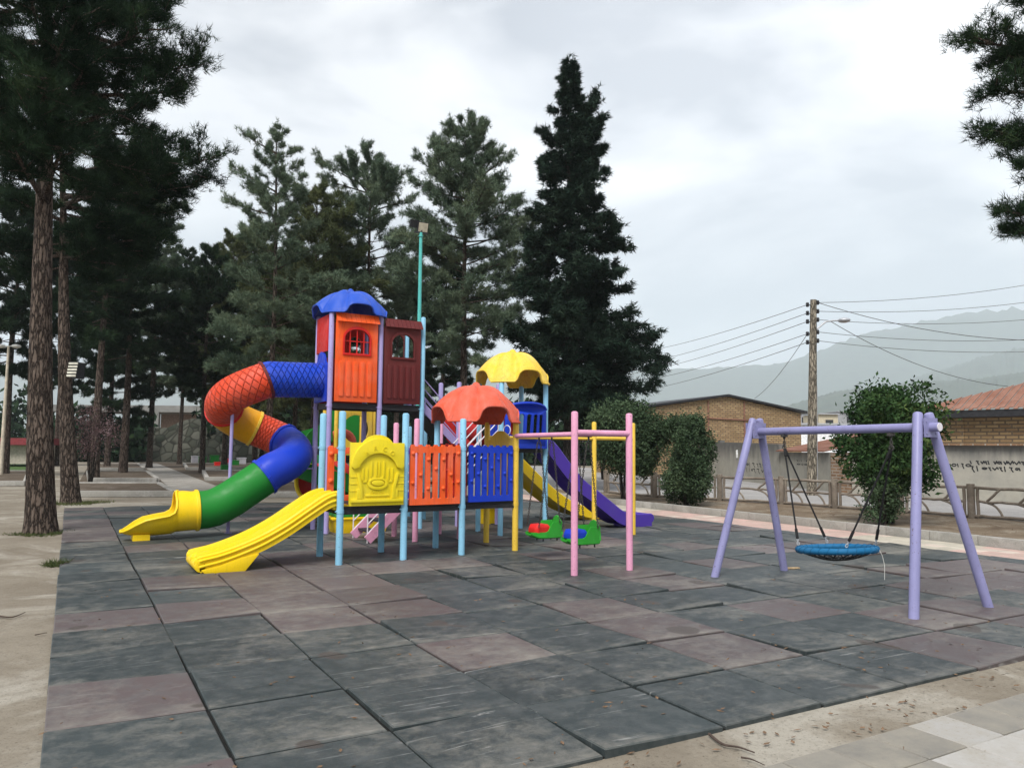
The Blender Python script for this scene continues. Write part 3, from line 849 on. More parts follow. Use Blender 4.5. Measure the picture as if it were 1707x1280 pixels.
for i in range(1, len(path)):
    if part[i] != part[i - 1]:
        k = part[i]
        mcol = {1: 'maroon', 2: 'tube_red', 3: 'roof_yellow', 4: 'blue', 5: 'blue'}[k]
        f = Mesh()
        for off in (-0.014, 0.014): f.ring(path[i] + tangs[i] * off, TR + 0.012, 0.020, tangs[i], 40, 6)
        t, s, b = tube_frame(i)
        for q in range(8):
            a = 2 * math.pi * q / 8; c = path[i] + (s * math.cos(a) + b * math.sin(a)) * (TR + .028)
            f.tube([c - t * .035, c + t * .035], .010, 6)
        obj('joint_ring', f, M[mcol] if mcol != 'tube_red' else M['red'], tslide, smooth=60)
f = Mesh()
for off in (-0.014, 0.014): f.ring(path[-1] + tangs[-1] * off, TR + 0.012, 0.022, tangs[-1], 40, 6)
obj('joint_ring', f, M['yellow'], tslide, smooth=60)
# open exit trough with its raised hood
fr, sec = [], []
ex = [(0, 180, 0.54), (0.10, 180, 0.535), (0.20, 180, 0.53), (0.28, 176, 0.525), (0.33, 166, .52), (0.355, 148, .52), (0.37, 125, .52), (0.40, 104, .515), (0.45, 92, .51), (0.55, 86, .50), (0.75, 83, 0.49), (0.95, 78, 0.485), (1.10, 66, 0.485), (1.22, 50, 0.49), (1.31, 34, 0.505), (1.36, 20, 0.53)]
em = Mesh(); nq = 33
for T in (0, 1):
    for s_, ang, zc in ex:
        rr = (TR + 0.005) * (1.06 if s_ > 0.4 else 1.0) - 0.022 * T
        hood = 0.10 * max(0, 1 - abs(s_ - 0.28) / 0.28) if s_ < 0.5 else 0
        for q in range(nq):
            a = R(-ang + 2 * ang * q / (nq - 1))
            w = 1.0 if s_ < 1.0 else 1 - 0.25 * (s_ - 1.0) / 0.36
            up_ = max(0, -math.cos(a)); lean = -hood * up_ * 0.9
            flare = 0.05 * max(0, abs(a) / R(90) - .6) if s_ > .45 else 0
            em.v.append((2.36 - s_ + lean, 12.95 + (rr + flare) * w * math.sin(a), zc - rr * math.cos(a) * (1 if s_ < 1.0 else 1 - 0.10 * (s_ - 1.0) / 0.36) + (0.02 * up_ if s_ > .15 else 0)))
ns = len(ex); n1 = ns * nq
for i in range(ns - 1):
    for q in range(nq - 1):
        a, b, c_, d = i * nq + q, i * nq + q + 1, (i + 1) * nq + q + 1, (i + 1) * nq + q
        em.f.append((a, b, c_, d)); em.f.append((n1 + d, n1 + c_, n1 + b, n1 + a))
for i in range(ns - 1):
    for q in (0, nq - 1):
        a, d = i * nq + q, (i + 1) * nq + q; em.f.append((a, d, n1 + d, n1 + a))
for q in range(nq - 1): em.f.append((n1 - nq + q, n1 - nq + q + 1, 2 * n1 - nq + q + 1, 2 * n1 - nq + q))
rim = [em.v[i * nq] for i in range(3, ns)] + [em.v[n1 - nq + q] for q in range(1, nq)] + [em.v[i * nq + nq - 1] for i in range(ns - 2, 2, -1)]
em.tube([Vector(p) for p in rim], 0.026, 6)
em.box((1.20, 12.70, -0.01), (1.50, 13.20, 0.12))
obj('exit_trough', em, M['yellow'], tslide, smooth=50)
sp = Mesh(); sp.tube([(3.06, 13.42, -0.02), (3.06, 13.42, 2.52)], 0.036, 12); sp.tube([(3.06, 13.42, -0.02), (3.06, 13.42, 0.012)], 0.08, 12)
obj('support_pole', sp, M['lavender_paint'], tslide)

# ---- open slides
def open_slide(name, pts, lateral, section, mat, feet=None, parent=play):
    pts = [Vector(p) for p in pts]; s = Vector(lateral).normalized(); fr = []
    for i, p in enumerate(pts):
        t = (pts[min(i + 1, len(pts) - 1)] - pts[max(i - 1, 0)]).normalized(); n = s.cross(t)
        if n.z < 0: n = -n
        fr.append((p, s, n))
    m = Mesh(); m.sweep(fr, section)
    if feet:
        for lo, hi in feet: m.box(lo, hi)
    return obj(name, m, M[mat], parent, smooth=40, bevel=0)
def smooth_path(pts, n):
    P = [Vector(p) for p in pts]; P = [P[0] * 2 - P[1]] + P + [P[-1] * 2 - P[-2]]; out = []
    K = len(P) - 3
    for i in range(n):
        x = K * i / (n - 1); k = min(int(x), K - 1); t = x - k; a, b, c, d = P[k:k + 4]
        out.append(0.5 * ((2 * b) + (c - a) * t + (2 * a - 5 * b + 4 * c - d) * t * t + (3 * b - a - 3 * c + d) * t ** 3))
    return out
def lanes(width, n, wall=0.13, ridge=0.075, thick=0.05, skirt=0.06):
    """closed cross-section of a slide with n lanes between rounded ridges"""
    top = []; lw = width / n; x0 = -width / 2
    for i in range(n + 1):
        x = x0 + i * lw; rw = ridge / 2
        if i == 0: top += [(x - rw, -skirt), (x - rw, wall - .02), (x - rw + .018, wall), (x + rw - .015, wall), (x + rw, wall - .025)]
        elif i == n: top += [(x - rw, wall - .025), (x - rw + .015, wall), (x + rw - .018, wall), (x + rw, wall - .02), (x + rw, -skirt)]
        else: top += [(x - rw - .01, wall * .55), (x - rw + .012, wall - .015), (x + rw - .012, wall - .015), (x + rw + .01, wall * .55)]
        if i < n:
            a, b = x + rw, x + lw - rw
            top += [(a + .02, .03), (a + .06, 0.004), ((a + b) / 2, 0), (b - .06, 0.004), (b - .02, .03)]
    bot = [(width / 2 + ridge / 2 - .02, -skirt), (width / 2 - .07, -thick), (-width / 2 + .07, -thick), (-width / 2 - ridge / 2 + .02, -skirt)]
    return top + bot
front = smooth_path([(4.02, 8.66, 1.0), (3.72, 8.66, 0.985), (3.40, 8.66, 0.80), (3.05, 8.66, 0.57), (2.70, 8.66, 0.38), (2.38, 8.66, 0.25), (2.08, 8.66, 0.155), (1.86, 8.66, 0.11), (1.78, 8.66, 0.09)], 40)
sl = open_slide('double_slide', front[3:], (0, 1, 0), lanes(0.86, 2, 0.15, 0.10, 0.04, 0.085), 'yellow')
ft = Mesh()   # rounded side cheek and foot at the end
for vv in (8.150, 9.105):
    ft.plate([(1.86, -0.01), (2.42, -0.01), (2.62, 0.24), (2.36, 0.20), (2.06, 0.10), (1.80, 0.05)], [], (0, vv + 0.06, 0), (1, 0, 0), (0, 0, 1), 0.055)
ft.tube([(1.80, 8.18, 0.10), (1.80, 9.14, 0.10)], 0.085, 12)
for vv in (8.23, 8.66, 9.09): ft.ball((1.80, vv, 0.16), 0.09, 12, 8, (1, .7, 1))
obj('slide_foot', ft, M['yellow'], sl, bevel=0.012)
br = Mesh()   # side ribs pressed into the slide's outer face
for off in (0.0, 0.085):
    rib = []
    for i, p in enumerate(front[4:]):
        rib.append(p + Vector((0, -0.485, off)))
    br.tube(rib, 0.022, 8)
obj('side_rib', br, M['yellow'], sl, smooth=60)
lipm = Mesh(); lipm.box((3.74, 8.21, 0.85), (4.0, 9.12, 0.925)); obj('slide_lip', lipm, M['yellow'], sl, bevel=0.012)

p2 = smooth_path([(9.02, 10.93, 1.90), (9.30, 10.93, 1.86), (9.75, 10.93, 1.38), (10.15, 10.93, 0.98), (10.55, 10.93, 0.72), (10.95, 10.93, 0.45), (11.35, 10.93, 0.20), (11.75, 10.93, 0.13), (12.22, 10.93, 0.12)], 44)
pur = open_slide('purple_slide', p2, (0, 1, 0), lanes(0.58, 1, 0.20, 0.075, 0.03, 0.10), 'purple')
pe = Mesh()
pe.tube([(12.20, 10.62, 0.21), (12.20, 11.24, 0.21)], 0.105, 14)
pe.box((11.55, 10.64, -0.01), (11.95, 11.22, 0.10))
obj('slide_foot', pe, M['purple'], pur, smooth=50)
y2 = smooth_path([(9.06, 13.08, 1.90), (9.35, 13.08, 1.80), (9.80, 13.08, 1.42), (10.3, 13.08, 1.00), (10.8, 13.08, 0.62), (11.3, 13.08, 0.34), (11.8, 13.08, 0.18), (12.3, 13.08, 0.12), (12.5, 13.08, 0.10)], 44)
ys = open_slide('wave_slide', y2, (0, 1, 0), lanes(0.80, 2, 0.16, 0.09, 0.04, 0.10), 'yellow')
ye = Mesh(); ye.tube([(12.46, 12.64, 0.12), (12.46, 13.52, 0.12)], 0.09, 12); ye.box((11.9, 12.7, -0.01), (12.2, 13.45, 0.10))
hoop = [(9.35 + .02 * i, 12.64, 1.9) for i in range(2)]
ye.tube(smooth_path([(9.30, 12.64, 1.88), (9.28, 12.64, 2.18), (9.45, 12.66, 2.30), (9.60, 12.70, 2.16), (9.62, 12.70, 1.66)], 18), 0.035, 8)
obj('slide_foot', ye, M['yellow'], ys, smooth=50)

# ---- blue barrier, yellow wave panel, red tunnel
bb = Mesh(); W = 1.02
slots = []
for i in range(5):
    x0 = 0.10 + i * 0.172
    slots.append([(x0, .26), (x0 + .11, .26), (x0 + .11, .66)] + [(x0 + .055 + .055 * math.cos(a), .66 + .05 * math.sin(a)) for a in np.linspace(.3, 2.84, 5)] + [(x0, .66)])
bb.plate([(0, 0), (W, 0), (W, .82)] + [(W / 2 + W / 2 * math.cos(a), .82 + .12 * math.sin(a)) for a in np.linspace(.15, math.pi - .15, 11)] + [(0, .82)], slots, (8.08, 10.44, 1.87), (1, 0, 0), (0, 0, 1), 0.05)
for i in range(len(bb.v)):     # bowed outwards like a balcony
    u, v, z = bb.v[i]; x = (u - 8.08) / W; bb.v[i] = (u, v - 0.16 * math.sin(math.pi * x) * min(1, max(0, (z - 1.9) / 0.3)), z)
pan = obj('balcony_panel', bb, M['blue'], play, bevel=0.008)
tr = Mesh()
arcp = [(8.08 + W * x, 10.41 - 0.19 * math.sin(math.pi * x), 1.87 + .82 + .12 * math.sin(math.acos(max(-1, min(1, 2 * x - 1))))) for x in np.linspace(0.0, 1.0, 15)]
tr.tube([Vector(p) for p in arcp], 0.032, 8)
obj('top_rail', tr, M['blue'], pan, smooth=60)
fp = Mesh(); fp.box((8.08, 10.38, 1.84), (9.12, 10.44, 2.06)); obj('deck_edge', fp, M['blue'], play, bevel=0.01)
sp_ = Mesh(); sp_.plate([(0, 0), (0.32, 0), (0.32, .9), (0, .9)], [], (8.00, 10.92, 1.9), (0, -1, 0), (0, 0, 1), 0.045); obj('side_panel', sp_, M['blue'], play, bevel=0.01)
wp = Mesh(); n_ = 25
wp.plate([(0, 0), (1.0, 0)] + [(1.0 - x, 1.16 + 0.075 * math.cos((1.0 - x - .5) * 2 * math.pi * 1.0) + (0.02 if abs(x - .5) < .3 else 0)) for x in np.linspace(0, 1, n_)], [], (7.165, 8.48, 0.92), (0, 1, 0), (0, 0, 1), 0.05)
obj('counter_panel', wp, M['roof_yellow'], play, bevel=0.01)
tn = Mesh(); ns_ = 28
for i, vv in enumerate(np.linspace(11.64, 12.52, 9)):
    rad = 0.42 + 0.05 * math.sin(math.pi * i / 8)
    for q in range(ns_): tn.v.append((8.56 + rad * math.cos(2 * math.pi * q / ns_), vv, 2.33 + rad * math.sin(2 * math.pi * q / ns_)))
for i in range(8):
    for q in range(ns_): tn.f.append((i * ns_ + q, (i + 1) * ns_ + q, (i + 1) * ns_ + (q + 1) % ns_, i * ns_ + (q + 1) % ns_))
obj('crawl_tunnel', tn, M['red'], play, smooth=60)
rpn = Mesh(); rpn.plate([(0.06, 0), (0.98, 0), (0.98, .86), (0.06, .86)], [[(0.52 + .16 * math.cos(a), .42 + .16 * math.sin(a)) for a in np.linspace(0, 2 * math.pi, 20, endpoint=False)]], (8.05, 13.60, 1.9), (1, 0, 0), (0, 0, 1), 0.045)
obj('wall_panel', rpn, M['red'], play, bevel=0.01)
rg = Mesh(); rg.ring((7.98, 10.15, 2.22), 0.10, 0.010, (1, 0.3, 0), 24, 6); obj('hand_ring', rg, M['white_paint'], play)

# ---- stairs with white hand rails
def stairs(p, q, width, side, n, stringer, rails, mat_rail='white_paint', rail_h=0.72, nrails=4, parent=play):
    """p foot and q head at the near edge; side = unit vector across the stair"""
    p, q, s = Vector(p), Vector(q), Vector(side)
    st = bpy.data.objects.new('stairs', None); COL.objects.link(st); st.parent = parent
    for k in (0, 1):
        m = Mesh(); a, b = p + s * (width * k), q + s * (width * k); m.bar(a + Vector((0, 0, .06)), b + Vector((0, 0, .02)), 0.045, 0.17); obj('stringer', m, M[stringer], st)
    tr_ = Mesh()
    for i in range(1, n + 1):
        c = p.lerp(q, i / (n + 0.5)); d = Vector((q.x - p.x, q.y - p.y, 0)).normalized()
        a = c + s * 0.03 - d * .11; b = c + s * (width - .03) + d * .11
        tr_.box((min(a.x, b.x), min(a.y, b.y), c.z - .02), (max(a.x, b.x), max(a.y, b.y), c.z + .02))
    obj('tread', tr_, M['dark_steel'], st)
    for k in rails:
        m = Mesh(); a, b = p + s * (width * k), q + s * (width * k)
        for i in range(nrails):
            h = Vector((0, 0, rail_h * (i + 1) / nrails)); m.tube([a + h, b + h], 0.013, 6)
        for e in (a, a.lerp(b, 0.5), b): m.tube([e, e + Vector((0, 0, rail_h))], 0.013, 6)
        obj('hand_rail', m, M[mat_rail], st)
    return st
stairs((5.12, 10.50, 0.0), (6.02, 10.50, 0.88), 0.86, (0, 1, 0), 4, P_, (0, 1))
stairs((7.08, 10.60, 0.92), (8.02, 10.60, 1.86), 0.80, (0, 1, 0), 5, 'dark_steel', (0, 1), rail_h=0.75)
stairs((8.02, 12.66, 1.88), (7.09, 12.66, 2.82), 0.82, (0, 1, 0), 4, L_, (0, 1), L_, rail_h=0.68, nrails=3)
uc = Mesh(); uc.bar((8.0, 13.07, 1.80), (7.09, 13.07, 2.70), 0.74, 0.03); obj('stair_underside', uc, M['dark_steel'], play)
hb = Mesh(); hb.tube([(4.0, 13.4, 1.35), (4.86, 13.46, 1.35)], 0.018, 8); obj('brace', hb, M['lavender_paint'], play)
gp_ = Mesh(); gp_.tube([(4.95, 9.26, 1.84), (4.95, 10.36, 1.84), (6.0, 10.36, 1.84)], 0.014, 6); obj('hand_rail', gp_, M['white_paint'], play)

# ---- swing arm bolted to the red roofed tower
for u, v in ((6.59, 5.61), (7.62, 5.62)): post(u, v, 2.41, P_, 0.052)
m = Mesh(); m.tube([(6.60, 5.61, 2.09), (7.61, 5.62, 2.09)], 0.048, 14); obj('beam', m, M[P_], play)
m = Mesh(); m.tube([(7.19, 8.40, 2.075), (7.11, 5.64, 2.085)], 0.042, 14); obj('beam', m, M[P_], play)
for u, v in ((9.74, 9.50), (10.80, 9.52)): post(u, v, 2.42, Y_, 0.05)
m = Mesh(); m.tube([(9.75, 9.50, 2.07), (10.79, 9.52, 2.07)], 0.042, 14); obj('beam', m, M[Y_], play)
m = Mesh(); m.tube([(7.23, 9.53, 2.06), (9.72, 9.50, 2.06)], 0.030, 14); obj('beam', m, M[Y_], play)
for v in (7.55, 7.12, 6.35, 6.00):
    u = 7.11 + (v - 5.64) * 0.029
    hk = Mesh(); hk.tube([(u, v, 2.05), (u, v, 1.98)], 0.016, 8); hk.ring((u, v, 1.965), 0.022, 0.007, (0, 1, 0), 14, 6); obj('hook', hk, M['dark_steel'], play)

def chain(m, p, q, link=0.045, r=0.0055):
    p, q = Vector(p), Vector(q); L = (q - p).length; n = max(2, int(L / (link * 0.74))); d = (q - p) / L
    a = d.orthogonal().normalized(); b = d.cross(a)
    for i in range(n):
        c = p + d * (L * (i + .5) / n); s = a if i % 2 else b; h = link * .34; w = 0.012
        pts = [c + d * h + s * w, c + d * (h + .01), c + d * h - s * w, c - d * h - s * w, c - d * (h + .01), c - d * h + s * w, c + d * h + s * w]
        m.tube(pts, r, 4, cap=False)
def toddler_seat(v0, zb, gripmat, label, tops):
    u = 7.11 + (v0 - 5.64) * 0.029; t = thing('toddler_swing', label, 'swing seat', (u, v0, zb))
    # moulded shell: low toe at -u, tall wrapped back at +u
    xs = np.linspace(-0.33, 0.24, 13); m = Mesh(); secs = []
    for x in xs:
        k = (x + 0.33) / 0.57
        half = 0.10 + 0.09 * min(1, k * 2.2) - 0.02 * max(0, k - .8) * 5
        h = 0.11 if k < .48 else 0.11 + (k - .48) / .16 * 0.17 if k < .64 else 0.28
        fl_ = 0.0 + 0.06 * max(0, .22 - k) / .22
        secs.append([(-half, h), (-half * .97, fl_ + .02), (-half * .7, fl_), (half * .7, fl_), (half * .97, fl_ + .02), (half, h), (half - .022, h), (half * .72, fl_ + .035), (-half * .72, fl_ + .035), (-half + .022, h)])
    m.sweep([((u + x, v0, zb), (0, 1, 0), (0, 0, 1)) for x in xs], secs)
    m.tube([(u + .24, v0 + .165 * math.cos(a), zb + .06 + .30 * math.sin(a)) for a in np.linspace(0, math.pi, 9)], .018, 6)
    m.plate([(.165 * math.cos(a), .30 * math.sin(a)) for a in np.linspace(0, math.pi, 15)], [], (u + .225, v0, zb + .06), (0, 1, 0), (0, 0, 1), .03)
    obj('seat_shell', m, M['seat_green'], t, smooth=45, bevel=0)
    g = Mesh(); g.sweep([((u + x, v0, zb + .10), (0, 1, 0), (0, 0, 1)) for x in (-.27, -.22, -.02, .02)], [[(-a, 0), (a, 0), (a, h * .7), (a * .8, h), (-a * .8, h), (-a, h * .7)] for a, h in ((.10, .08), (.145, .135), (.155, .14), (.15, .10))])
    obj('safety_bar', g, M[gripmat], t, smooth=50, bevel=.008)
    for s in (0, 1):
        top = Vector((7.11 + (tops[s] - 5.64) * 0.029, tops[s], 1.955))
        for x in (-.24, .18): c = Mesh(); chain(c, (u + x, v0 + (.19 if s == 0 else -.19), zb + (.20 if x < 0 else .26)), top + Vector((0.03 if x > 0 else -.03, 0, 0))); obj('chain', c, M['chain'], t, smooth=0, fix=False)
    for x, y in ((-.10, -.1), (-.1, .1), (.18, -.1), (.18, .1)): b_ = Mesh(); b_.tube([(u + x, v0 + y, zb + .04), (u + x, v0 + y, zb - .045)], .012, 6); obj('bolt', b_, M['dark_steel'], t)
toddler_seat(7.33, 0.34, 'red', 'green toddler swing seat with a red safety bar, beside the blue post', (7.55, 7.12))
toddler_seat(6.20, 0.36, 'blue', 'green toddler swing seat with a blue safety bar, behind the pink post', (6.35, 6.00))

# ================================================================== SECOND PLAY STRUCTURE BEHIND
play2 = thing('play_structure', 'smaller play structure behind the tower with yellow hole panel and green spiral slide', 'play structure', (6.5, 15.9, 0))
for u, v, t, c in ((5.95, 15.45, 3.05, Y_), (6.95, 15.45, 3.05, Y_), (5.95, 16.5, 3.05, Y_), (6.95, 16.5, 3.05, Y_), (7.99, 15.5, 2.4, B), (8.03, 14.55, 2.4, B), (8.6, 16.4, 2.4, B)): post(u, v, t, c, 0.05, play2)
m = Mesh(); m.plate([(0.06, 0), (0.94, 0), (0.94, 1.35), (0.06, 1.35)], [[(0.5 + .34 * math.cos(a), .68 + .36 * math.sin(a)) for a in np.linspace(0, 2 * math.pi, 28, endpoint=False)]], (5.95, 15.43, 1.62), (1, 0, 0), (0, 0, 1), .05)
obj('hole_panel', m, M['roof_yellow'], play2, bevel=.01)
m = Mesh(); m.plate([(0.05, 0), (0.95, 0), (0.95, 1.3), (0.05, 1.3)], [], (5.95, 16.5, 1.6), (1, 0, 0), (0, 0, 1), .05); obj('wall_panel', m, M['green'], play2, bevel=.01)
m = Mesh(); m.ring((6.25, 15.9, 1.95), .26, .12, (.4, 1, .3), 24, 10); obj('climbing_ring', m, M['roof_red'], play2)
deck(5.98, 15.5, 6.92, 16.46, 1.58, play2); deck(6.98, 15.5, 8.0, 16.4, 0.95, play2)
hel = []
for a in np.linspace(0, 250, 36): hel.append((5.72 - 0.95 * math.sin(R(a)), 15.05 + 0.95 * math.cos(R(a)), 1.92 - 1.60 * a / 250))
hel = [(5.95, 16.0, 1.94)] + hel
frs = []
for i, p in enumerate(hel):
    t = (Vector(hel[min(i + 1, len(hel) - 1)]) - Vector(hel[max(i - 1, 0)])).normalized(); s = t.cross(Vector((0, 0, 1))).normalized(); frs.append((p, s, s.cross(t)))
m = Mesh(); m.sweep(frs, [(-.36, .50), (-.34, .50), (-.30, .06), (-.2, .02), (.2, .02), (.30, .06), (.34, .42), (.36, .42), (.33, .03), (.22, -.02), (-.22, -.02), (-.33, .03)])
obj('spiral_slide', m, M['green'], play2, smooth=50)
m = Mesh(); m.tube([(4.98, 14.5, 1.02), (5.95, 14.9, 1.1)], .40, 24, cap=False); o_ = obj('crawl_tunnel', m, M['red'], play2, smooth=60)
m = Mesh(); m.ring((4.98, 14.5, 1.02), .40, .05, (-1, -.4, 0), 30, 8); obj('tunnel_rim', m, M['yellow'], o_)
# low yellow play tubs standing on the tiles
def tub(c, su, sv, h, lidmat, label):
    t = thing('play_tub', label, 'play tub', (c[0], c[1], 0))
    m = Mesh(); m.sweep([((c[0], c[1], z), (1, 0, 0), (0, 1, 0)) for z in (0, h * .5, h * .86, h * .87, h)],
        [[(a * su * k, b * sv * k) for a, b in ((-.5, -.5), (.5, -.5), (.5, .5), (-.5, .5))] for k in (.86, .94, 1.0, 1.06, 1.06)])
    obj('tub_body', m, M['yellow'], t, bevel=.012)
    if lidmat:
        m = Mesh(); m.box((c[0] - su * .46, c[1] - sv * .46, h + .002), (c[0] + su * .46, c[1] + sv * .46, h + .07)); obj('lid', m, M[lidmat], t, bevel=.02)
q = at(585, 889); tub((q.x + .25, q.y + .3), 1.25, .62, 0.34, 'green', 'low yellow play tub with a green lid, behind the pink stairs')
q = at(815, 874); tub((q.x + .1, q.y + .2), .5, .5, 0.42, None, 'small plain yellow play tub standing among the far posts')

# ================================================================== NEST SWING
sw = thing('swing_frame', 'violet steel swing frame with two splayed legs at each end', 'swing frame', (9.0, 3.0, 0))
def leg(p, q, r=0.057):
    m = Mesh(); m.tube([Vector(p), Vector(p).lerp(Vector(q), .5), Vector(q)], r, 18, dome=True); m.tube([Vector(p), Vector(p) + Vector((0, 0, .012))], r * 1.5, 14); obj('leg', m, M['swing_paint'], sw)
TOPZ = 2.33
leg((8.30, 4.52, -0.02), (8.98, 4.36, TOPZ)); leg((9.77, 4.52, -0.02), (9.10, 4.36, TOPZ))
leg((8.32, 1.46, -0.02), (8.93, 1.72, TOPZ)); leg((9.73, 1.42, -0.02), (9.13, 1.72, TOPZ))
m = Mesh(); m.tube([(9.03, 4.44, 2.13), (9.03, 1.52, 2.15)], 0.056, 18); obj('crossbar', m, M['swing_paint'], sw, bevel=0.004)
m = Mesh(); m.tube([(9.03, 1.522, 2.15), (9.03, 1.512, 2.15)], 0.050, 18); obj('end_cap', m, M['white_paint'], sw)
for v in (4.36, 1.70):
    m = Mesh()
    for s in (-1, 1): m.box((8.90, v + s * .072 - .006, 2.03), (9.16, v + s * .072 + .006, 2.26))
    for du_, dz in ((-.09, -.07), (.09, -.07), (-.09, .07), (.09, .07)): m.tube([(9.03 + du_, v - .085, 2.145 + dz), (9.03 + du_, v + .085, 2.145 + dz)], .012, 8)
    obj('bracket', m, M['swing_paint'], sw)
nest = thing('nest_swing', 'round blue nest swing seat with black net hanging from the violet frame', 'nest swing', (9.03, 2.99, 0.55))
NC = Vector((9.03, 2.99, 0.55)); NRm = 0.478
tl = Matrix.Rotation(R(4.2), 3, 'X').inverted()
def nst(x, y, z): return NC + tl @ Vector((x, y, z))
m = Mesh(); ax_ = tl @ Vector((0, 0, 1)); m.ring(NC, NRm, 0.042, ax_, 56, 12); ro = obj('rim', m, plastic('blue rope sleeve', (0.006, 0.12, 0.27), 0.3, .6, .3), nest, smooth=60)
m = Mesh()
m.tube([nst((NRm + .044 * math.cos(28 * a)) * math.cos(a), (NRm + .044 * math.cos(28 * a)) * math.sin(a), .044 * math.sin(28 * a)) for a in np.linspace(0, 2 * math.pi, 420)], .0045, 5, cap=False)   # lashing wound round the rim
obj('lashing', m, plain('blue cord', (0.006, 0.095, 0.21), .8), nest, smooth=60)
m = Mesh(); sag = lambda r: -0.13 * (1 - (r / NRm) ** 2) - 0.015
for i in range(18):
    a = 2 * math.pi * i / 18
    for sgn in (1, -1):
        pts = []
        for r in np.linspace(NRm, 0.07, 8): b_ = a + sgn * (1 - r / NRm) * 0.55; pts.append(nst(r * math.cos(b_), r * math.sin(b_), sag(r)))
        m.tube(pts, 0.008, 5, cap=False)
for r in (.08, .2, .32, .44): m.tube([nst(r * math.cos(a), r * math.sin(a), sag(r)) for a in np.linspace(0, 2 * math.pi, 30)], 0.008, 5, cap=False)
obj('net', m, plain('black cord', (0.012, 0.012, 0.013), .8), nest, smooth=60)
blk = plain('black rope', (0.012, 0.012, 0.013), .8)
for vj, angs in ((3.83, (52, 128)), (2.15, (-52, -128))):
    j = Vector((9.03, vj, 1.90)); m = Mesh(); chain(m, (9.03, vj, 2.07), j, .05, .008); m.ring((9.03, vj, 2.07), .03, .01, (0, 1, 0), 14, 6); m.box((8.99, vj - .03, 2.05), (9.07, vj + .03, 2.085)); m.ring(j, .03, .009, (1, 0, 0), 16, 6)
    obj('chain', m, M['chain'], nest, smooth=0, fix=False)
    for an in angs:
        e = nst(NRm * math.cos(R(an)), NRm * math.sin(R(an)), 0.06); d = (j - e).normalized()
        m = Mesh(); m.tube([e + d * .10, j - d * .02], 0.012, 8); m.tube([e + d * .08, e + d * .22], 0.019, 8); m.tube([j - d * .02, j - d * .14], .018, 8); obj('rope', m, blk, nest)
        m = Mesh(); chain(m, e, e + d * .10, .045, .007); obj('shackle', m, M['steel'], nest, smooth=0, fix=False)
m = Mesh(); e = nst(0.25, -NRm * .93, 0.02); m.tube([e, e + Vector((.02, -.04, -.1)), e + Vector((.03, -.06, -.22)), e + Vector((.02, -.06, -.40))], .004, 5); obj('loose_cord', m, plain('pale cord', (.6, .6, .56), .8), nest)
q = at(1318, 949); m = Mesh(); m.bar((q.x - .10, q.y + .03, .022), (q.x + .14, q.y - .04, .022), .07, .02)
tag(obj('wood_offcut', m, plain('raw splintered wood', (.42, .30, .17), .8, .4, 20), None, bevel=.003), 'small splintered wood offcut at the foot of the violet swing leg', 'wood offcut')
# ================================================================== TREES
def unit(a): return a / np.maximum(np.linalg.norm(a, axis=-1, keepdims=True), 1e-9)
def raw_mesh(name, verts, nper, mat):
    """loose triangles / quads (nper corners each) straight into a mesh"""
    verts = np.asarray(verts, np.float32).reshape(-1, 3); n = len(verts) // nper
    me = bpy.data.meshes.new(name)
    me.vertices.add(len(verts)); me.vertices.foreach_set('co', verts.ravel())
    me.loops.add(n * nper); me.loops.foreach_set('vertex_index', np.arange(n * nper, dtype=np.int32))
    me.polygons.add(n); me.polygons.foreach_set('loop_start', np.arange(0, n * nper, nper, dtype=np.int32)); me.polygons.foreach_set('loop_total', np.full(n, nper, np.int32))
    me.update(calc_edges=True); me.materials.append(mat); return me
def needles(cen, dirs, n, ln, w, g, spread=0.9):
    """n needles from every tuft centre"""
    N = len(cen); c = np.repeat(cen, n, 0); d = np.repeat(dirs, n, 0)
    k = unit(d + spread * g.normal(size=(N * n, 3))); L = ln * g.uniform(.65, 1.15, (N * n, 1))
    s = unit(np.cross(k, g.normal(size=(N * n, 3)))) * w * .5
    b = c + g.normal(size=(N * n, 3)) * ln * .12
    return np.stack([b - s, b + s, b + k * L], 1)
def leaves(cen, n, spread, ln, w, g):
    N = len(cen); c = np.repeat(cen, n, 0) + g.normal(size=(N * n, 3)) * spread
    a = unit(g.normal(size=(N * n, 3)) + np.array([0, 0, .25])); L = ln * g.uniform(.6, 1.2, (N * n, 1))
    s = unit(np.cross(a, g.normal(size=(N * n, 3)))) * w * .5 * g.uniform(.7, 1.2, (N * n, 1))
    return np.stack([c, c + a * L * .45 + s, c + a * L, c + a * L * .45 - s], 1)

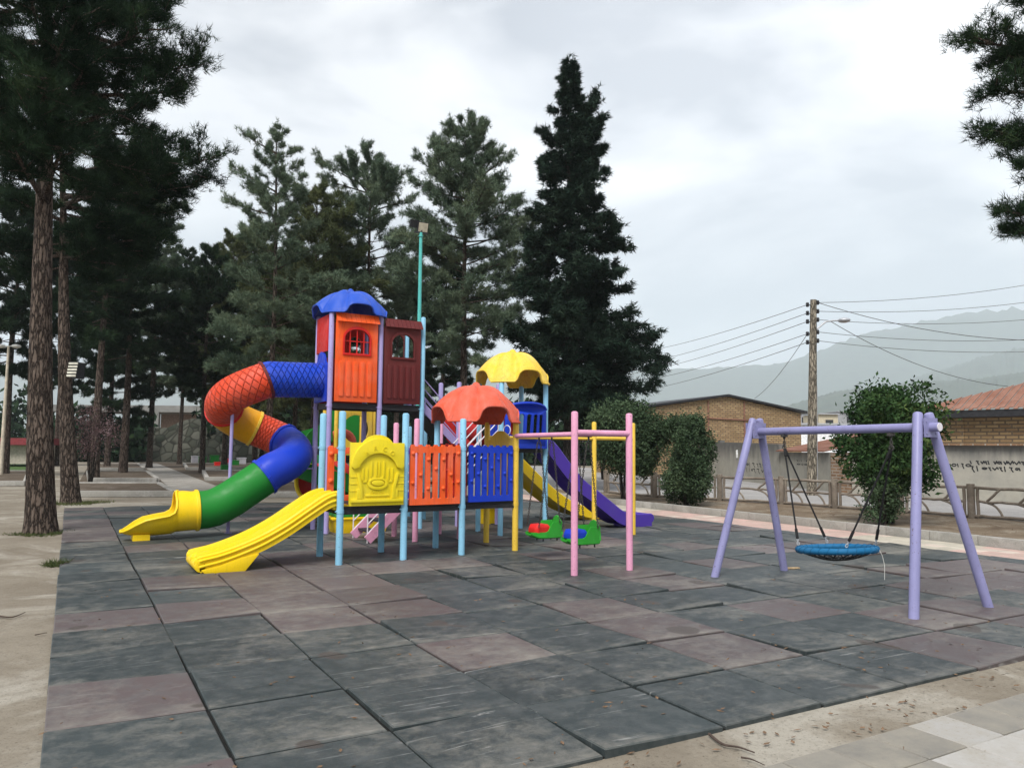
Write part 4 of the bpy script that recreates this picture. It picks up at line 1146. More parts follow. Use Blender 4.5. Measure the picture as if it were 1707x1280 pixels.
def pine(label, base, H, r0, zb, RAD, seed, mat, nb=70, tuft=14, ln=.22, w=.02, lean=(0, 0), barkm='bark', group=None, extra=(), shape='pine', name='pine_tree', curve=0.15, dens=1.0, side=None):
    g = np.random.default_rng(seed); base = Vector(base)
    t = thing(name, label, 'tree', base, group)
    def axis(z):
        k = z / H; return np.array([lean[0] * k + curve * math.sin(k * 5 + seed) * k, lean[1] * k + curve * math.cos(k * 4 + seed) * k, z])
    tm = Mesh(); zs = np.concatenate([[-.1, .05, .25, .6], np.linspace(1.2, H * .97, 14)])
    tm.tube([Vector(axis(max(z, 0)) + (0, 0, min(z, 0))) for z in zs], [r0 * (1.28 if z < 0 else 1.18 if z < .1 else 1.07 if z < .3 else 1.0 if z < .7 else max(.06, (1 - (z / H) * .9))) for z in zs], 14)
    T, D = [], []
    def branch(p0, p1, droop, rb, side_n, tl):
        p0, p1 = np.array(p0), np.array(p1); L = np.linalg.norm(p1 - p0)
        mid = (p0 + p1) / 2 + np.array([0, 0, droop * L]) + g.normal(size=3) * L * .05
        s = np.linspace(0, 1, 6)[:, None]; pts = (1 - s) ** 2 * p0 + 2 * s * (1 - s) * mid + s * s * p1
        tm.tube([Vector(p) for p in pts], [rb * (1 - .85 * x) for x in s[:, 0]], 5, cap=False)
        for _ in range(side_n):
            x = g.uniform(.22, 1.0) ** .8; q = (1 - x) ** 2 * p0 + 2 * x * (1 - x) * mid + x * x * p1
            dd = unit((p1 - p0)[None])[0]; sd = unit((np.cross(dd, [0, 0, 1]) * g.choice([-1, 1]) * g.uniform(.3, 1) + dd * g.uniform(.2, 1.0) + np.array([0, 0, g.uniform(-.35, .65)]))[None])[0]
            sl = L * g.uniform(.14, .40) * (1.2 - .55 * x)
            e = q + sd * sl
            if rb > .02: tm.tube([Vector(q), Vector((q + e) / 2 + np.array([0, 0, -.03 * sl])), Vector(e)], [rb * .3, rb * .2, .004], 4, cap=False)
            m = max(2, int(tl * sl * 5))
            ks = g.uniform(.2, 1.0, (m, 1)); T.append(q + (e - q) * ks + g.normal(size=(m, 3)) * .05 * L ** .5); D.append(np.repeat((sd * .8 + np.array([0, 0, .45]))[None], m, 0))
        m = max(3, int(tl * 3)); ks = g.uniform(.75, 1.0, (m, 1)); T.append(p1 + (pts[-2] - p1) * (1 - ks) + g.normal(size=(m, 3)) * .05); D.append(np.repeat((unit((p1 - p0)[None])[0] + np.array([0, 0, .4]))[None], m, 0))
    for k in range(nb):
        x = (k + g.uniform(0, 1)) / nb; z = zb + (H * .985 - zb) * x
        az = k * 2.39996 + g.uniform(-.5, .5)
        if side is not None and g.random() < .5: az = side + g.normal() * .7
        if shape == 'pine': pr = min(1, .60 + 1.1 * x) * (1 - x) ** .42 + .10; el = -.15 + 1.15 * x
        elif shape == 'spire': pr = min(1, .62 + 1.2 * x) * (1 - x) ** .62 + .07; el = -.15 + 1.0 * x
        else: pr = min(1, .7 + 2 * x) * (1 - x) ** .8 + .05; el = -.25 + .80 * x
        Lb = RAD * pr * g.uniform(.42, 1.18)
        if g.random() < .08: Lb *= 1.2
        el += g.normal() * .15
        p0 = axis(z); d = np.array([math.cos(az) * math.cos(el), math.sin(az) * math.cos(el), math.sin(el)])
        branch(p0, p0 + d * Lb, -.06, max(.012, r0 * .22 * (Lb / RAD)), int((5 + 5 * Lb) * dens), tuft)
    for ex in extra:
        q, sn = ex[0], int(ex[1] * .8); q = np.array(q) - np.array(base); L = np.hypot(q[0], q[1]); z = min(H * .95, max(zb * .7, q[2] - (ex[2] if len(ex) > 2 else L * .12))); p0 = axis(z)
        branch(p0, q, -.02, r0 * .28, sn, tuft)
    T.append(axis(H)[None] + g.normal(size=(10, 3)) * .12); D.append(np.repeat([[0, 0, 1.]], 10, 0))
    T, D = np.concatenate(T), np.concatenate(D)
    if shape == 'fir': tri = needles(T, D * np.array([1, 1, .1]) + np.array([0, 0, -.15]), 9, ln, w, g, .55)
    else: tri = needles(T, D, 11, ln, w, g, .8)
    c = bpy.data.objects.new('crown', raw_mesh('crown', tri, 3, M[mat])); COL.objects.link(c); c.parent = t
    tk = bpy.data.objects.new('trunk', make_mesh('trunk', tm.v, tm.f, M[barkm], 60, fix=False)); COL.objects.link(tk); tk.parent = t
    return t, len(tri)
def top_of(px, py, D): return deep(px, py, D).z
NT = 0
def plant_pine(label, px, D, top, r0, zb_py, rad_px, seed, mat, **k):
    global NT
    b = ground(px, D); H = top_of(px, top, D)
    k['extra'] = [((lambda p: (p.x, p.y, p.z))(deep(x, y, D + dd)), n_, dz) for x, y, dd, n_, dz in k.pop('tips', ())]
    t, n = pine(label, b, H, r0, max(.8, top_of(px, zb_py, D)), rad_px * D / FOC, seed, mat, **k); NT += n; return t

# --- the two big pines at the left, limbs placed where they reach
b1 = at(68, 886); D1 = 16.6
ex1 = [((lambda p: (p.x, p.y, p.z))(deep(x - (28 if x > 150 else 0), y, D1 + dd)), int(n * .62)) for x, y, dd, n in [
    (322, 152, .5, 34), (300, 30, 1.0, 30), (255, 95, 2, 26), (285, 175, -1.0, 26), (215, 30, -1, 26), (240, 200, 1.2, 22), (170, 110, -1.5, 24), (180, 180, 1.5, 22), (130, 30, -2, 22),
    (60, 190, -2.6, 40), (110, 235, -2.2, 30), (20, 240, -2.4, 28), (-60, 120, -1, 26), (-40, 30, 1, 26), (310, 100, 2.2, 20), (150, -20, 1, 24), (250, -20, 0, 26), (85, 130, -2.6, 26), (30, 80, -2, 24), (270, 50, -1.2, 22), (110, 60, -2, 22), (-30, 200, -1, 20)]]
t, n = pine('large pine at the far left with thick cracked trunk nearest the rubber floor', b1, 15.5, .29, 8.6, 3.4, 11, 'needles', nb=30, tuft=8, ln=.20, w=.016, lean=(-.75, .35), extra=ex1, dens=1.25); NT += n
b2 = at(118, 838); D2 = b2 - EYE; D2 = D2.dot(_flat)
ex2 = [((lambda p: (p.x, p.y, p.z))(deep(x - (22 if x > 190 else 0), y, D2 + dd)), int(n * .62)) for x, y, dd, n in [
    (355, 270, -1, 40), (350, 310, 0, 34), (330, 235, .6, 30), (300, 270, -2, 28), (270, 225, 1, 26), (280, 330, 1, 24), (230, 300, -1.5, 26), (295, 395, 0, 26), (270, 420, 1, 20), (200, 360, -2, 24),
    (160, 300, -2, 24), (20, 330, -1.5, 26), (-20, 400, 0, 22), (40, 420, 1.5, 20), (150, 420, 1.5, 22), (230, 440, 2, 20), (10, 270, -1, 24), (335, 350, 1.5, 14), (215, 250, 2, 24)]]
t, n = pine('leaning pine with slatted lamp fixed to its trunk, beside the tiles corner', b2, 13.5, .27, 7.2, 3.6, 23, 'needles', nb=24, tuft=8, ln=.22, w=.020, lean=(-1.1, .5), extra=ex2, dens=1.2); NT += n

# --- the pines behind the play structure
plant_pine('sparse pale pine left of the blue umbrella roof with a thin pointed top', 447, 34, 212, .17, 650, 112, 31, 'needles_grey', nb=92, tuft=4.4, ln=.22, w=.021, shape='spire', tips=[(386, 278, 0, 12, 1.2), (408, 225, .2, 12, 1.0), (462, 262, 0, 12, 1.4), (480, 300, -.3, 12, 1.0), (378, 335, .3, 14, .8)])
plant_pine('olive green pine directly behind the blue umbrella roof', 520, 39, 318, .17, 640, 108, 32, 'needles_olive', nb=95, tuft=5, ln=.24, w=.025)
plant_pine('round topped pine between the tower and the floodlight mast', 610, 41, 268, .20, 530, 112, 33, 'needles_grey', nb=70, tuft=4.6, ln=.24, w=.024, tips=[(532, 268, 0, 14, 1.6), (568, 268, -.4, 14, 1.8), (645, 276, .3, 14, 1.6), (682, 286, 0, 14, 1.4), (540, 300, .4, 14, .9), (690, 330, 0, 16, .8), (655, 300, -.4, 14, 1.0)])
plant_pine('tallest broad pine right of the floodlight mast', 772, 36, 212, .22, 600, 122, 34, 'needles_grey', nb=108, tuft=4.6, ln=.23, w=.022, dens=1.1, tips=[(722, 232, .2, 14, 2.2), (742, 220, -.3, 14, 2.0), (805, 222, .3, 14, 2.0), (832, 256, 0, 16, 1.8), (852, 262, -.3, 16, 1.4), (690, 262, 0, 16, 1.5), (684, 300, .4, 16, 1.0), (858, 330, .3, 18, .8)])
plant_pine('slim pine half hidden between the mast and the broad pine', 738, 44, 400, .18, 640, 62, 35, 'needles', nb=70, tuft=5, ln=.26, w=.03)
bf = ground(948, 34)
exf = [((lambda p: (p.x, p.y, p.z))(deep(x, y, 34 + dd)), n, *dz) for x, y, dd, n, *dz in [(991, 168, 0, 40, 3.6), (998, 205, .3, 30, 2.6), (1002, 250, 0, 26, 1.6), (984, 215, -.3, 26, 2.8), (990, 280, .2, 24, 1.2), (1088, 560, 0, 34), (1098, 610, .5, 34), (1080, 645, -.5, 28), (1070, 600, -1, 26), (1060, 540, .6, 26), (1090, 590, 1, 24)]]
t, n = pine('tall dark cone shaped fir standing right of all the pines', bf, top_of(948, 98, 34), .26, top_of(948, 695, 34), 3.05, 41, 'fir', nb=285, tuft=4.6, ln=.27, w=.045, shape='fir', name='fir_tree', barkm='bark_grey', extra=exf, dens=.9, curve=.03); NT += n
# --- the wood at the left
for px, D, top, zb, rad, r0, sd, mt, lb in [
    (207, 47, 330, 600, 95, .26, 51, 'needles', 'mid distance pine with straight trunk left of the long garden path'),
    (250, 62, 300, 640, 80, .24, 52, 'needles_grey', 'far thin trunked pine standing at the far end of the path'),
    (338, 52, 415, 660, 75, .20, 53, 'needles', 'dark pine above the green tube slide'),
    (375, 57, 400, 660, 80, .22, 54, 'needles_olive', 'pine behind the red tube bend, hiding the stone bank'),
    (160, 40, 245, 560, 90, .24, 55, 'needles', 'pine directly behind the leaning pine with the lamp'),
    (300, 74, 420, 660, 70, .22, 56, 'needles', 'pine in front of the unfinished concrete frame'),
    (425, 60, 380, 660, 85, .22, 57, 'needles_olive', 'olive toned pine behind the amber tube section'),
    (560, 58, 420, 660, 80, .22, 58, 'needles', 'dark pine seen through the tower posts'),
    (660, 56, 440, 640, 75, .22, 59, 'needles_grey', 'pine crown behind the maroon house panel'),
    (10, 44, 330, 620, 95, .24, 60, 'needles', 'dark pine at the left edge behind the tall lamp post'),
    (95, 66, 380, 640, 80, .24, 61, 'needles', 'far dark pine seen between the two big trunks'),
    (490, 50, 430, 700, 85, .20, 62, 'needles_olive', 'low branched olive pine behind the blue tube bend'),
    (180, 60, 430, 720, 70, .24, 63, 'needles', 'dense dark pine behind the plum bush'),
    (690, 70, 470, 700, 70, .22, 64, 'needles', 'far pine between maroon panel and red roof')]:
    plant_pine(lb, px, D, top, r0, zb, rad, sd, mt, nb=74, tuft=5, ln=.30, w=.036 if D < 56 else .044, dens=.95)
# --- pine at the right edge, only limbs in view
br_ = ground(1905, 15)
exr = [((lambda p: (p.x, p.y, p.z))(deep(x, y, 15 + dd)), n) for x, y, dd, n in [(1612, 58, 0, 16), (1660, 95, .3, 18), (1655, 150, -.3, 20), (1690, 120, .5, 20), (1700, 70, 0, 14), (1645, 215, 0, 24), (1690, 240, .4, 22), (1700, 275, -.3, 20), (1730, 210, 0, 22), (1662, 352, 0, 20), (1690, 385, .3, 20), (1720, 350, 0, 20), (1700, 2, 0, 12), (1760, 160, 0, 24), (1760, 290, 0, 20), (1780, 380, 0, 20)]]
t, n = pine('pine beyond the right edge whose limbs hang into the sky', br_, 13.5, .28, 9, 1.2, 71, 'needles', nb=16, tuft=9, ln=.19, w=.014, extra=exr, dens=.9); NT += n

# --- far wood as one mass
g = np.random.default_rng(5); C_ = []
for px0, px1, D, top, n in [(-250, 30, 95, 660, 600), (60, 235, 88, 692, 700), (345, 700, 92, 640, 2000), (690, 1000, 90, 672, 1300)]:
    for _ in range(n):
        px = g.uniform(px0, px1); d = D + g.uniform(-8, 8); zt = top_of(px, top, d) * (0.72 + .28 * math.sin(px * .045) * math.sin(px * .021 + 1))
        p = ground(px, d); C_.append((p.x, p.y, g.uniform(0, 1) ** .8 * zt))
C_ = np.array(C_); lv = leaves(C_, 9, .75, 1.0, .5, g)
o = bpy.data.objects.new('woods', raw_mesh('woods', lv, 4, M['needles'])); COL.objects.link(o); o['kind'] = 'stuff'; o['label'] = 'dark far wood closing the view behind the pines'; o['category'] = 'woods'

# --- shrubs
def shrub(label, base, H, rx, seed, mat, n, ln, w, zlow=0.1, name='shrub', stems=5, per=9, squash=1.0, group=None, gaps=.0, tipmat=None):
    g = np.random.default_rng(seed); t = thing(name, label, 'shrub', base, group)
    lob = [(g.normal() * rx * .45, g.normal() * rx * .45, zlow + (H - zlow) * g.uniform(.12, .9), rx * g.uniform(.40, .72)) for _ in range(26)]
    pts = []
    while len(pts) < n:
        a, b, c, r = lob[g.integers(len(lob))]; d = unit(g.normal(size=(1, 3)))[0] * r * g.uniform(.35, 1.0) ** .5; p = np.array([a, b, c]) + d * [1, 1, squash]
        k = (p[2] - zlow) / (H - zlow)
        if not 0 < k < 1 or np.hypot(p[0], p[1]) > rx * (.50 + .62 * math.sin(math.pi * min(1, k * .80 + .10)) ) * (1 + .10 * math.sin(9 * k + seed) + .16 * math.sin(4 * math.atan2(p[1], p[0]) + 7 * k)): continue
        if math.sin(p[0] * 5.2 + seed) + math.sin(p[1] * 4.7 + seed * 2) + math.sin(p[2] * 5.6 + p[0] * 2) < -.75 and g.random() < .88: continue
        pts.append(p)
    lv = leaves(np.array(pts), per, rx * .075, ln, w, g)
    stray = np.array(pts)[g.integers(0, len(pts), len(pts) // 14)]; stray = stray * [1.13, 1.13, 1.07] + g.normal(size=stray.shape) * .07; lv = np.concatenate([lv, leaves(stray, 5, rx * .05, ln, w, g)])
    c = bpy.data.objects.new('foliage', raw_mesh('foliage', lv, 4, M[mat])); COL.objects.link(c); c.parent = t
    m = Mesh()
    for i in range(stems):
        a = 6.283 * i / stems + g.uniform(0, 1); rr = rx * g.uniform(.2, .6); m.tube([(.06 * math.cos(a), .06 * math.sin(a), -.05), (rr * .4 * math.cos(a), rr * .4 * math.sin(a), H * .35), (rr * math.cos(a), rr * math.sin(a), H * .75)], [.035, .025, .01], 6)
    k = bpy.data.objects.new('stem', make_mesh('stem', m.v, m.f, M['bark_grey'], 60, fix=False)); COL.objects.link(k); k.parent = t
    return t
def on_bed(px, py): p = at(px, py, .1); return p
p = on_bed(1143, 842); shrub('round dark green shrub between the purple slide and the violet swing', p, 2.8, .80, 81, 'leaf_grey', 3400, .095, .045, .05, per=9)
p = on_bed(1484, 874); d_ = (p - EYE).dot(_flat)
shrub('tall leafy shrub standing behind the nest swing', p, top_of(1470, 650, d_), 1.10, 82, 'leaf', 3400, .13, .062, .75, per=9, stems=6)
shrub('small pale twiggy bush at the foot of the tall leafy shrub', on_bed(1470, 876), 1.3, .55, 83, 'leaf_grey', 700, .08, .035, .05, per=7)
p = on_bed(1040, 836); d_ = (p - EYE).dot(_flat)
shrub('broad privet shrub under the fir behind the pink swing posts', p, top_of(1050, 675, d_), 1.22, 84, 'leaf_grey', 4200, .11, .05, .7, per=9)
shrub('plum bush with dark twigs and faded blossom beside the second trunk', at(150, 806), top_of(150, 672, 34), 1.15, 85, 'plum', 620, .09, .05, 1.0, 'plum_bush', 9, per=5)
plum = bpy.data.objects['plum_bush']
p = ground(1005, 46); shrub('reddish bare bush behind the yellow swing posts', p, top_of(1000, 665, 46), 1.6, 86, 'plum', 700, .12, .05, .8, 'plum_bush', 7, per=6)

# --- ground litter: grass at the trunks, twigs, dry leaves
def grass_patch(c, r, n, label, h=.10):
    g = np.random.default_rng(int(abs(c[0]) * 100) + n); a = g.uniform(0, 6.283, n); rr = r * g.uniform(.25, 1, n) ** .8 * (1 + .3 * np.sin(3 * a + c[0])); cen = np.stack([c[0] + rr * np.cos(a), c[1] + rr * np.sin(a) * .8, np.full(n, -.03)], 1)
    tri = needles(cen, np.repeat([[0, 0, 1.]], n, 0), 3, h, .012, g, .7)
    o = bpy.data.objects.new('grass', raw_mesh('grass', tri, 3, M['grass'])); COL.objects.link(o); o['kind'] = 'stuff'; o['label'] = label; o['category'] = 'grass'
grass_patch(at(68, 888), .58, 420, 'flattened grass round the foot of the nearest pine', .07)
grass_patch(at(128, 838), .90, 480, 'green grass round the foot of the leaning pine', .12)
grass_patch(at(92, 940), .16, 130, 'small tuft of grass at the left edge of the tiles', .13)
def twig(pts, r, label, grp='dry twigs on the ground'):
    m = Mesh(); pts = [Vector(p) + Vector((0, 0, .012)) for p in pts]; m.tube(smooth_path(pts, 14), [r * (1 - .6 * i / 13) for i in range(14)], 6)
    k = pts[len(pts) // 2]; m.tube([k, k + (pts[-1] - pts[0]).cross(Vector((0, 0, 1))).normalized() * .07 + Vector((0, 0, .02))], [r * .6, r * .2], 5)
    o = obj('twig', m, plain('dry twig bark', (.07, .05, .04), .9, .4, 30), None); tag(o, label, 'twig', grp)
twig([at(1182, 1226, -.02), at(1205, 1243, -.02), at(1232, 1248, -.02), at(1258, 1257, -.02)], .010, 'curved dry twig lying just in front of the tile edge')
twig([at(1235, 1265, -.02), at(1252, 1268, -.02), at(1275, 1278, -.02)], .006, 'short thin twig on the sand near the pavers')
twig([at(-5, 1028, -.02), at(20, 1030, -.02), at(42, 1022, -.02)], .010, 'twig on the sandy ground at the left edge')
twig([at(58, 1060, -.02), at(68, 1058, -.02), at(78, 1056, -.02)], .006, 'small twig on the sand left of the tiles')
twig([at(100, 944, .0), at(116, 936, .01), at(127, 928, .01)], .008, 'thin twig beside the small grass tuft')
g = np.random.default_rng(9); m = Mesh(); cs = []
for _ in range(1250):   # leaf litter
    if g.random() < .22: cs.append((g.uniform(0, 14), g.uniform(0, 14) * g.random(), .012))
    elif g.random() < .75:
        i = g.integers(5, 33); a, b = kl[i], fl[i]; q = Vector(a).lerp(Vector(b), g.uniform(.05, .95)); cs.append((q.x, q.y, .135))
    else: cs.append((g.uniform(-3, 14), g.uniform(-.9, -.1), -.012))
lv = leaves(np.array(cs), 2, .12, .07, .03, g); lv[:, :, 2] = lv[:, :1, 2] * 0 + np.repeat(np.array(cs)[:, 2], 2)[:, None] + (lv[:, :, 2] - lv[:, :1, 2]) * .25
o = bpy.data.objects.new('litter', raw_mesh('litter', lv, 4, plain('dry brown leaves', (.16, .10, .06), .9, .5, 40))); COL.objects.link(o); o['kind'] = 'stuff'; o['label'] = 'dry leaves scattered over the planting bed and the sand'; o['category'] = 'leaf litter'

# ================================================================== FENCE, WALLS, BUILDINGS ON THE RIGHT
con = M['kerb']
fmat = soil_material('brown cast concrete branches', (.15, .125, .10), (.23, .19, .155), (.30, .26, .21), 3, .015)
seg_pts = fence_pt
bays = []
for i, (a, b) in enumerate(zip(seg_pts, seg_pts[1:])): bays.append((a, b))
FL = ['first bay of the branch fence, half hidden under the fir', 'branch fence bay left of the round dark shrub', 'branch fence bay behind the violet swing leg, right of the round shrub', 'branch fence bay left of the timber utility pole', 'branch fence bay in front of the timber utility pole', 'branch fence bay partly hidden by the tall leafy shrub', 'rightmost branch fence bay at the edge of the view']
rr = random.Random(3)
def wob(p, q, r, n=5, a=.012):
    p, q = Vector(p), Vector(q); return [p.lerp(q, i / (n - 1)) + Vector((rr.uniform(-a, a), rr.uniform(-a, a), rr.uniform(-a, a))) for i in range(n)]
for i, (a, b) in enumerate(bays):
    t = thing('branch_fence', FL[i], 'fence', (a.x, a.y, .1), 'bays of the concrete branch fence')
    d = (b - a).normalized(); L = (b - a).length; up = Vector((0, 0, 1)); z = .08
    m = Mesh(); m.tube([a + up * (-.15), a + up * .45, a + up * .90], [.10, .095, .10], 10); obj('post', m, fmat, t, bevel=.01)
    m = Mesh(); e0, e1 = a + d * .17, b - d * .17
    for e in (e0, e1): m.tube(wob(e + up * .02, e + up * .82, .04), .042, 8)
    m.tube(wob(e0 - d * .12 + up * .80, e1 + d * .12 + up * .80, .04, 9), .040, 8)
    m.tube(wob(e0 - d * .1 + up * .06, e1 + d * .1 + up * .06, .04, 9), .038, 8)
    m.tube(wob(e0 + up * .44, e1 + up * .44, .03, 9, .018), .034, 8)
    W = (e1 - e0).length; k = max(2, int(W / .75))
    for j in range(k):
        x0 = W * (j + .30) / k; x1 = x0 + W / k * .45
        m.tube(wob(e0 + d * x0 + up * .44, e0 + d * x1 + up * .80, .03), .032, 7)
        pts = [e0 + d * (x0 - W / k * .1) + up * .44, e0 + d * (x0 + W / k * .22) + up * .36, e0 + d * (x0 + W / k * .40) + up * .22, e0 + d * (x0 + W / k * .50) + up * .06]
        m.tube(smooth_path(pts, 8), .030, 7)
    obj('branch_panel', m, fmat, t, smooth=60)

def wall_mat():
    m, n, l, b = mat_base('stained plaster', .92, .1)
    g_ = n.new('ShaderNodeNewGeometry').outputs['Position']
    col = mixc(n, l, ramp(n, l, noise(n, l, g_, .9, 7, .65), [(.35, 0), (.65, 1)]), (.29, .28, .245), (.40, .375, .315))
    s = n.new('ShaderNodeSeparateXYZ'); l.new(g_, s.inputs[0])
    ad = n.new('ShaderNodeMath'); ad.operation = 'MULTIPLY_ADD'; ad.inputs[1].default_value = 1.5
    l.new(noise(n, l, g_, 1.6, 6, .7, (1.5, 1.5, .35)), ad.inputs[0]); l.new(s.outputs['Z'], ad.inputs[2])
    runs = ramp(n, l, ad.outputs[0], [(.0, 0), (1, 1)]); mr = n.new('ShaderNodeMapRange'); mr.inputs['From Min'].default_value = 1.95; mr.inputs['From Max'].default_value = 2.8; l.new(ad.outputs[0], mr.inputs['Value'])
    mr.clamp = True
    col = mixc(n, l, mr.outputs[0], col, (.15, .145, .135))
    f = noise(n, l, g_, 1.3, 7, .7); col = mixc(n, l, ramp(n, l, f, [(.55, 0), (.72, .6)]), col, (.27, .26, .23))
    l.new(col, b.inputs['Base Color']); bump(n, l, b, noise(n, l, g_, 9, 7, .7), .4, .02); return m
M['plaster'] = wall_mat()
def brick_mat(name, c1, c2, mortar, sx=4.2):
    m, n, l, b = mat_base(name, .9, .15)
    uv = coords(n, 'UV'); bt = n.new('ShaderNodeTexBrick'); bt.inputs['Scale'].default_value = 1.0
    bt.inputs['Color1'].default_value = (*c1, 1); bt.inputs['Color2'].default_value = (*c2, 1); bt.inputs['Mortar'].default_value = (*mortar, 1)
    bt.inputs['Brick Width'].default_value = .26; bt.inputs['Row Height'].default_value = .085; bt.inputs['Mortar Size'].default_value = .017; bt.inputs['Bias'].default_value = -.1
    l.new(uv, bt.inputs['Vector'])
    g_ = n.new('ShaderNodeNewGeometry').outputs['Position']
    col = mixc(n, l, ramp(n, l, noise(n, l, g_, 1.1, 7, .7), [(.42, 0), (.7, .6)]), bt.outputs['Color'], tuple(x * .45 for x in c1))
    col = mixc(n, l, ramp(n, l, noise(n, l, g_, 7, 4, .7), [(.58, 0), (.74, .6)]), col, (.5, .42, .3))
    l.new(col, b.inputs['Base Color'])
    inv = n.new('ShaderNodeMath'); inv.operation = 'SUBTRACT'; inv.inputs[0].default_value = 1; l.new(bt.outputs['Fac'], inv.inputs[1])
    bump(n, l, b, inv.outputs[0], .7, .02); return m
M['brick'] = brick_mat('pale ochre brick', (.46, .32, .165), (.27, .165, .085), (.16, .12, .085))
M['brick_red'] = brick_mat('reddish brick', (.28, .17, .10), (.20, .115, .07), (.34, .30, .25))
def rust_mat():
    m, n, l, b = mat_base('rusted roof sheet', .75, .2); g_ = n.new('ShaderNodeNewGeometry').outputs['Position']
    col = mixc(n, l, ramp(n, l, noise(n, l, g_, 1.2, 7, .7, (1, 1, 2)), [(.35, 0), (.65, 1)]), (.20, .085, .055), (.30, .165, .12))
    col = mixc(n, l, ramp(n, l, noise(n, l, g_, 5, 5, .7), [(.55, 0), (.7, .7)]), col, (.16, .08, .06)); l.new(col, b.inputs['Base Color']); return m
M['rust'] = rust_mat()
def uv_box(o, scale=0.62):
    """planar uv along the wall's own length and height (metres)"""
    me = o.data; ul = me.uv_layers.new(name='wall'); d = []
    for poly in me.polygons:
        n = poly.normal; ax = Vector((-n.y, n.x, 0)); ax = ax.normalized() if ax.length > .1 else Vector((1, 0, 0)); ay = Vector((0, 0, 1)) if abs(n.z) < .7 else Vector((0, 1, 0))
        for li in poly.loop_indices:
            c = me.vertices[me.loops[li].vertex_index].co; d += [c.dot(ax) * scale, c.dot(ay) * scale]
    ul.data.foreach_set('uv', d)
def wall_between(m, a, b, th, h0, h1, back=None):
    """vertical wall slab from a to b (front face on the line), thickness away from the viewer"""
    d = (b - a); d.z = 0; d.normalize(); n = Vector((-d.y, d.x, 0))
    if n.dot(a - EYE) < 0: n = -n
    vs = [a, b, b + n * th, a + n * th]
    m.add([(p.x, p.y, z) for z in (0,) for p in vs] + [(vs[0].x, vs[0].y, h0), (vs[1].x, vs[1].y, h1), (vs[2].x, vs[2].y, h1), (vs[3].x, vs[3].y, h0)], [(0, 1, 2, 3), (4, 5, 6, 7), (0, 1, 5, 4), (1, 2, 6, 5), (2, 3, 7, 6), (3, 0, 4, 7)])
    return n
def dist(p): return (p - EYE).dot(_flat)
def hz(px, py, p): return deep(px, py, dist(p)).z
w0, w1, w2, w3, w4, w5, w6 = wall_pt
w6 = w5 + (w5 - w4).normalized() * 7
# left plaster wall
t = thing('plaster_wall', 'left stained plaster wall with scribbled numbers below the gabled brick house', 'wall', (w1.x, w1.y, 0))
m = Mesh(); wl_top = hz(1197, 737, w1); wl_top2 = hz(1300, 740, w2)
far = w0 + (w0 - w1) * .8
wall_between(m, far, w1, .25, wl_top, wl_top); wall_between(m, w1, w2, .25, wl_top, wl_top2); obj('wall_face', m, M['plaster'], t)
for px in (1197, 1241):
    q = at(px, 797 + (px - 1197) * .126); m = Mesh(); q2 = q - _flat * .06; wall_between(m, q2, q2 + (w2 - w1).normalized() * .45, .3, wl_top + .12, wl_top + .12); obj('pier', m, M['plaster'], t)
m = Mesh(); q = at(1231, 801) - _flat * .1; m.box((q.x - .13, q.y - .08, 1.35), (q.x + .13, q.y + .08, 1.75)); m.add([(q.x - .15, q.y - .1, 1.752), (q.x + .15, q.y - .1, 1.752), (q.x + .15, q.y + .1, 1.752), (q.x - .15, q.y + .1, 1.752), (q.x, q.y, 1.92)], [(0, 1, 4), (1, 2, 4), (2, 3, 4), (3, 0, 4), (3, 2, 1, 0)])
tag(obj('meter_box', m, plain('white enamel', (.75, .75, .73), .5), None, bevel=.01), 'small white meter box on the left plaster wall pier', 'meter box')
m = Mesh(); m.tube([(q.x, q.y, 0), (q.x, q.y, 1.35)], .03, 8); tag(obj('drain_pipe', m, M['steel'], None), 'thin grey pipe under the white meter box', 'pipe')
# shed with lean-to roof
t = thing('lean_to_shed', 'low plastered shed with rusty sloping roof behind the timber pole', 'shed', (w2.x, w2.y, 0))
m = Mesh(); sh = hz(1340, 754, w2.lerp(w3, .4)); a, b = w2 + (w3 - w2) * .02, w2.lerp(w3, .93); n_ = wall_between(m, a, b, 4, sh, sh); obj('wall_face', m, M['plaster'], t)
m = Mesh(); rows = 22
for i in range(rows):
    p0, p1 = a.lerp(b, i / rows), a.lerp(b, (i + 1) / rows)
    for (q0, q1, lift) in ((p0, p0.lerp(p1, .5), .0), (p0.lerp(p1, .5), p1, .035)):
        vs = [q0 - n_ * .25, q1 - n_ * .25, q1 + n_ * 4, q0 + n_ * 4]; z = [sh + .06 + lift, sh + .06 + lift, sh + .95 + lift, sh + .95 + lift]
        m.add([(v.x, v.y, zz) for v, zz in zip(vs, z)] + [(v.x, v.y, zz - .03) for v, zz in zip(vs, z)], [(0, 1, 2, 3), (7, 6, 5, 4), (0, 4, 5, 1), (1, 5, 6, 2), (2, 6, 7, 3), (3, 7, 4, 0)])
obj('roof', m, M['rust'], t)
m = Mesh(); q = b.lerp(a, .42) + n_ * 2.6; m.tube([(q.x, q.y, sh + .3), (q.x, q.y, sh + 1.5)], .07, 8); obj('stove_pipe', m, M['rust'], t)
